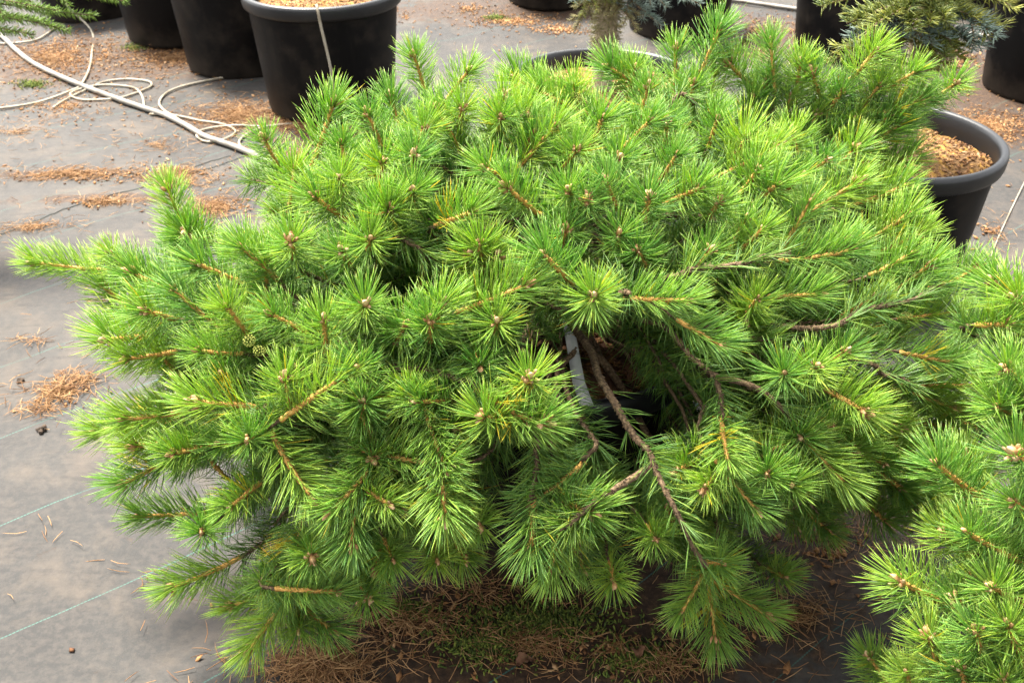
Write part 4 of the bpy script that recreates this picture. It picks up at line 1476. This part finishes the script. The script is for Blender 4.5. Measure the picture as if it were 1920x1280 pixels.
A = [(150, 330, 170, 14, 260), (330, 325, 90, 18, 160), (190, 385, 90, 9, 90), (110, 740, 70, 30, 60), (450, 215, 110, 36, 500), (560, 235, 70, 26, 260), (330, 105, 210, 35, 1500),
     (110, 105, 140, 48, 1700), (120, 200, 150, 40, 240), (650, 245, 110, 24, 300), (420, 390, 70, 20, 120), (960, 38, 90, 14, 900), (1050, 55, 60, 10, 500), (880, 20, 60, 12, 300), (760, 30, 40, 30, 60),
     (1860, 235, 120, 34, 1000), (1420, 60, 110, 40, 700), (1540, 60, 90, 40, 300), (1800, 120, 90, 50, 500), (1850, 430, 60, 70, 50), (800, 1160, 260, 70, 260), (1150, 1210, 250, 50, 200), (1550, 1030, 150, 90, 140)]
P = scatter(A, r)
P[:, 2] += .003
tag(obj('bark_litter', chips_buf(P, r.uniform(.003, .011, len(P)), r.uniform(0, 1, len(P)) ** .9, r).mesh('bark_litter', M['chip'], False)),
    'spilled bark chips and crumbs scattered round the pots', 'litter', kind='stuff')


def moss_buf(areas, r):
    P = scatter(areas, r, 0.0)
    n = len(P)
    D = unit(np.stack([r.normal(0, .6, n), r.normal(0, .6, n), np.ones(n)], -1))
    b = Buf()
    P[:, 2] += .001
    v, f3, f4, to, al = needle_geo(P, D, r.normal(0, .3, (n, 3)), r.uniform(.006, .015, n), r.uniform(.003, .006, n), r.uniform(0, 1, n), 2, r)
    b.add(v, f3, f4, tone=to)
    return b


tag(obj('moss', moss_buf([(60, 155, 34, 8, 500), (930, 34, 26, 5, 420), (1010, 1160, 170, 50, 2000), (760, 1150, 60, 25, 500), (1200, 1230, 120, 40, 700), (900, 1210, 120, 45, 900), (1540, 950, 40, 14, 400),
                          (250, 92, 22, 5, 260), (1395, 80, 16, 8, 160)], r).mesh('moss', M['moss'])),
    'low green moss growing on the shaded cloth and beside the pots', 'moss', kind='stuff')

# a few single things on the cloth
def clod(px, py, size, mat, name, label, cat, seed, flat=.6):
    rr = np.random.default_rng(seed)
    import bmesh
    bm = bmesh.new()
    bmesh.ops.create_icosphere(bm, subdivisions=3, radius=size)
    for v in bm.verts:
        n = v.co.normalized()
        k = 1 + .22 * math.sin(5 * n.x + seed) + .2 * math.sin(7 * n.y + 2 * seed) + .12 * math.sin(13 * n.z + 9 * n.x) + rr.normal(0, .03)
        v.co = n * size * k
        v.co.z *= flat
    me = bpy.data.meshes.new(name)
    bm.to_mesh(me)
    bm.free()
    me.materials.append(M[mat])
    p = gz(gp(px, py), size * flat * .75)
    o = obj(name, me, None, p)
    return tag(o, label, cat)


clod(80, 808, .0115, 'clod', 'dirt_clod', 'small black clod lying alone on the cloth below the needle heap', 'clod', 1)
clod(38, 712, .0085, 'clod', 'dirt_clod', 'brown crumb just left of the needle heap', 'clod', 4)


def leaf(px, py, size, label, seed):
    rr = np.random.default_rng(seed)
    c = gz(gp(px, py), .006)
    n = 9
    t = np.linspace(0, 1, n)
    wv = np.sin(np.pi * t ** .8) * size * .33 * (1 + .15 * np.sin(t * 19))
    a = rr.uniform(0, 6.28)
    d, s = np.array([math.cos(a), math.sin(a), 0]), np.array([-math.sin(a), math.cos(a), 0])
    mid = c + d * ((t - .5) * size)[:, None] + np.array([0, 0, 1]) * (.012 * np.sin(t * 4))[:, None]
    top = [mid + s * wv[:, None] + np.array([0, 0, .009]), mid, mid - s * wv[:, None] + np.array([0, 0, .011])]
    v = np.concatenate(top + [x - np.array([0, 0, .0008]) for x in top])
    q = []
    i = np.arange(n - 1)
    for o_, fl in ((0, 0), (3 * n, 1)):
        for k_ in (0, n):
            f = np.stack([o_ + k_ + i, o_ + k_ + i + 1, o_ + k_ + n + i + 1, o_ + k_ + n + i], -1)
            q.append(f[:, ::-1] if fl else f)
    b = Buf()
    b.add(v, None, np.concatenate(q))
    tag(obj('dry_leaf', b.mesh('dry_leaf', M['leaf'])), label, 'leaf')


leaf(1195, 1222, .036, 'dry reddish brown leaf on the dark ground below the hanging front branch', 2)
leaf(985, 1243, .04, 'dry grey brown leaf lying on the moss near the bottom edge', 3)
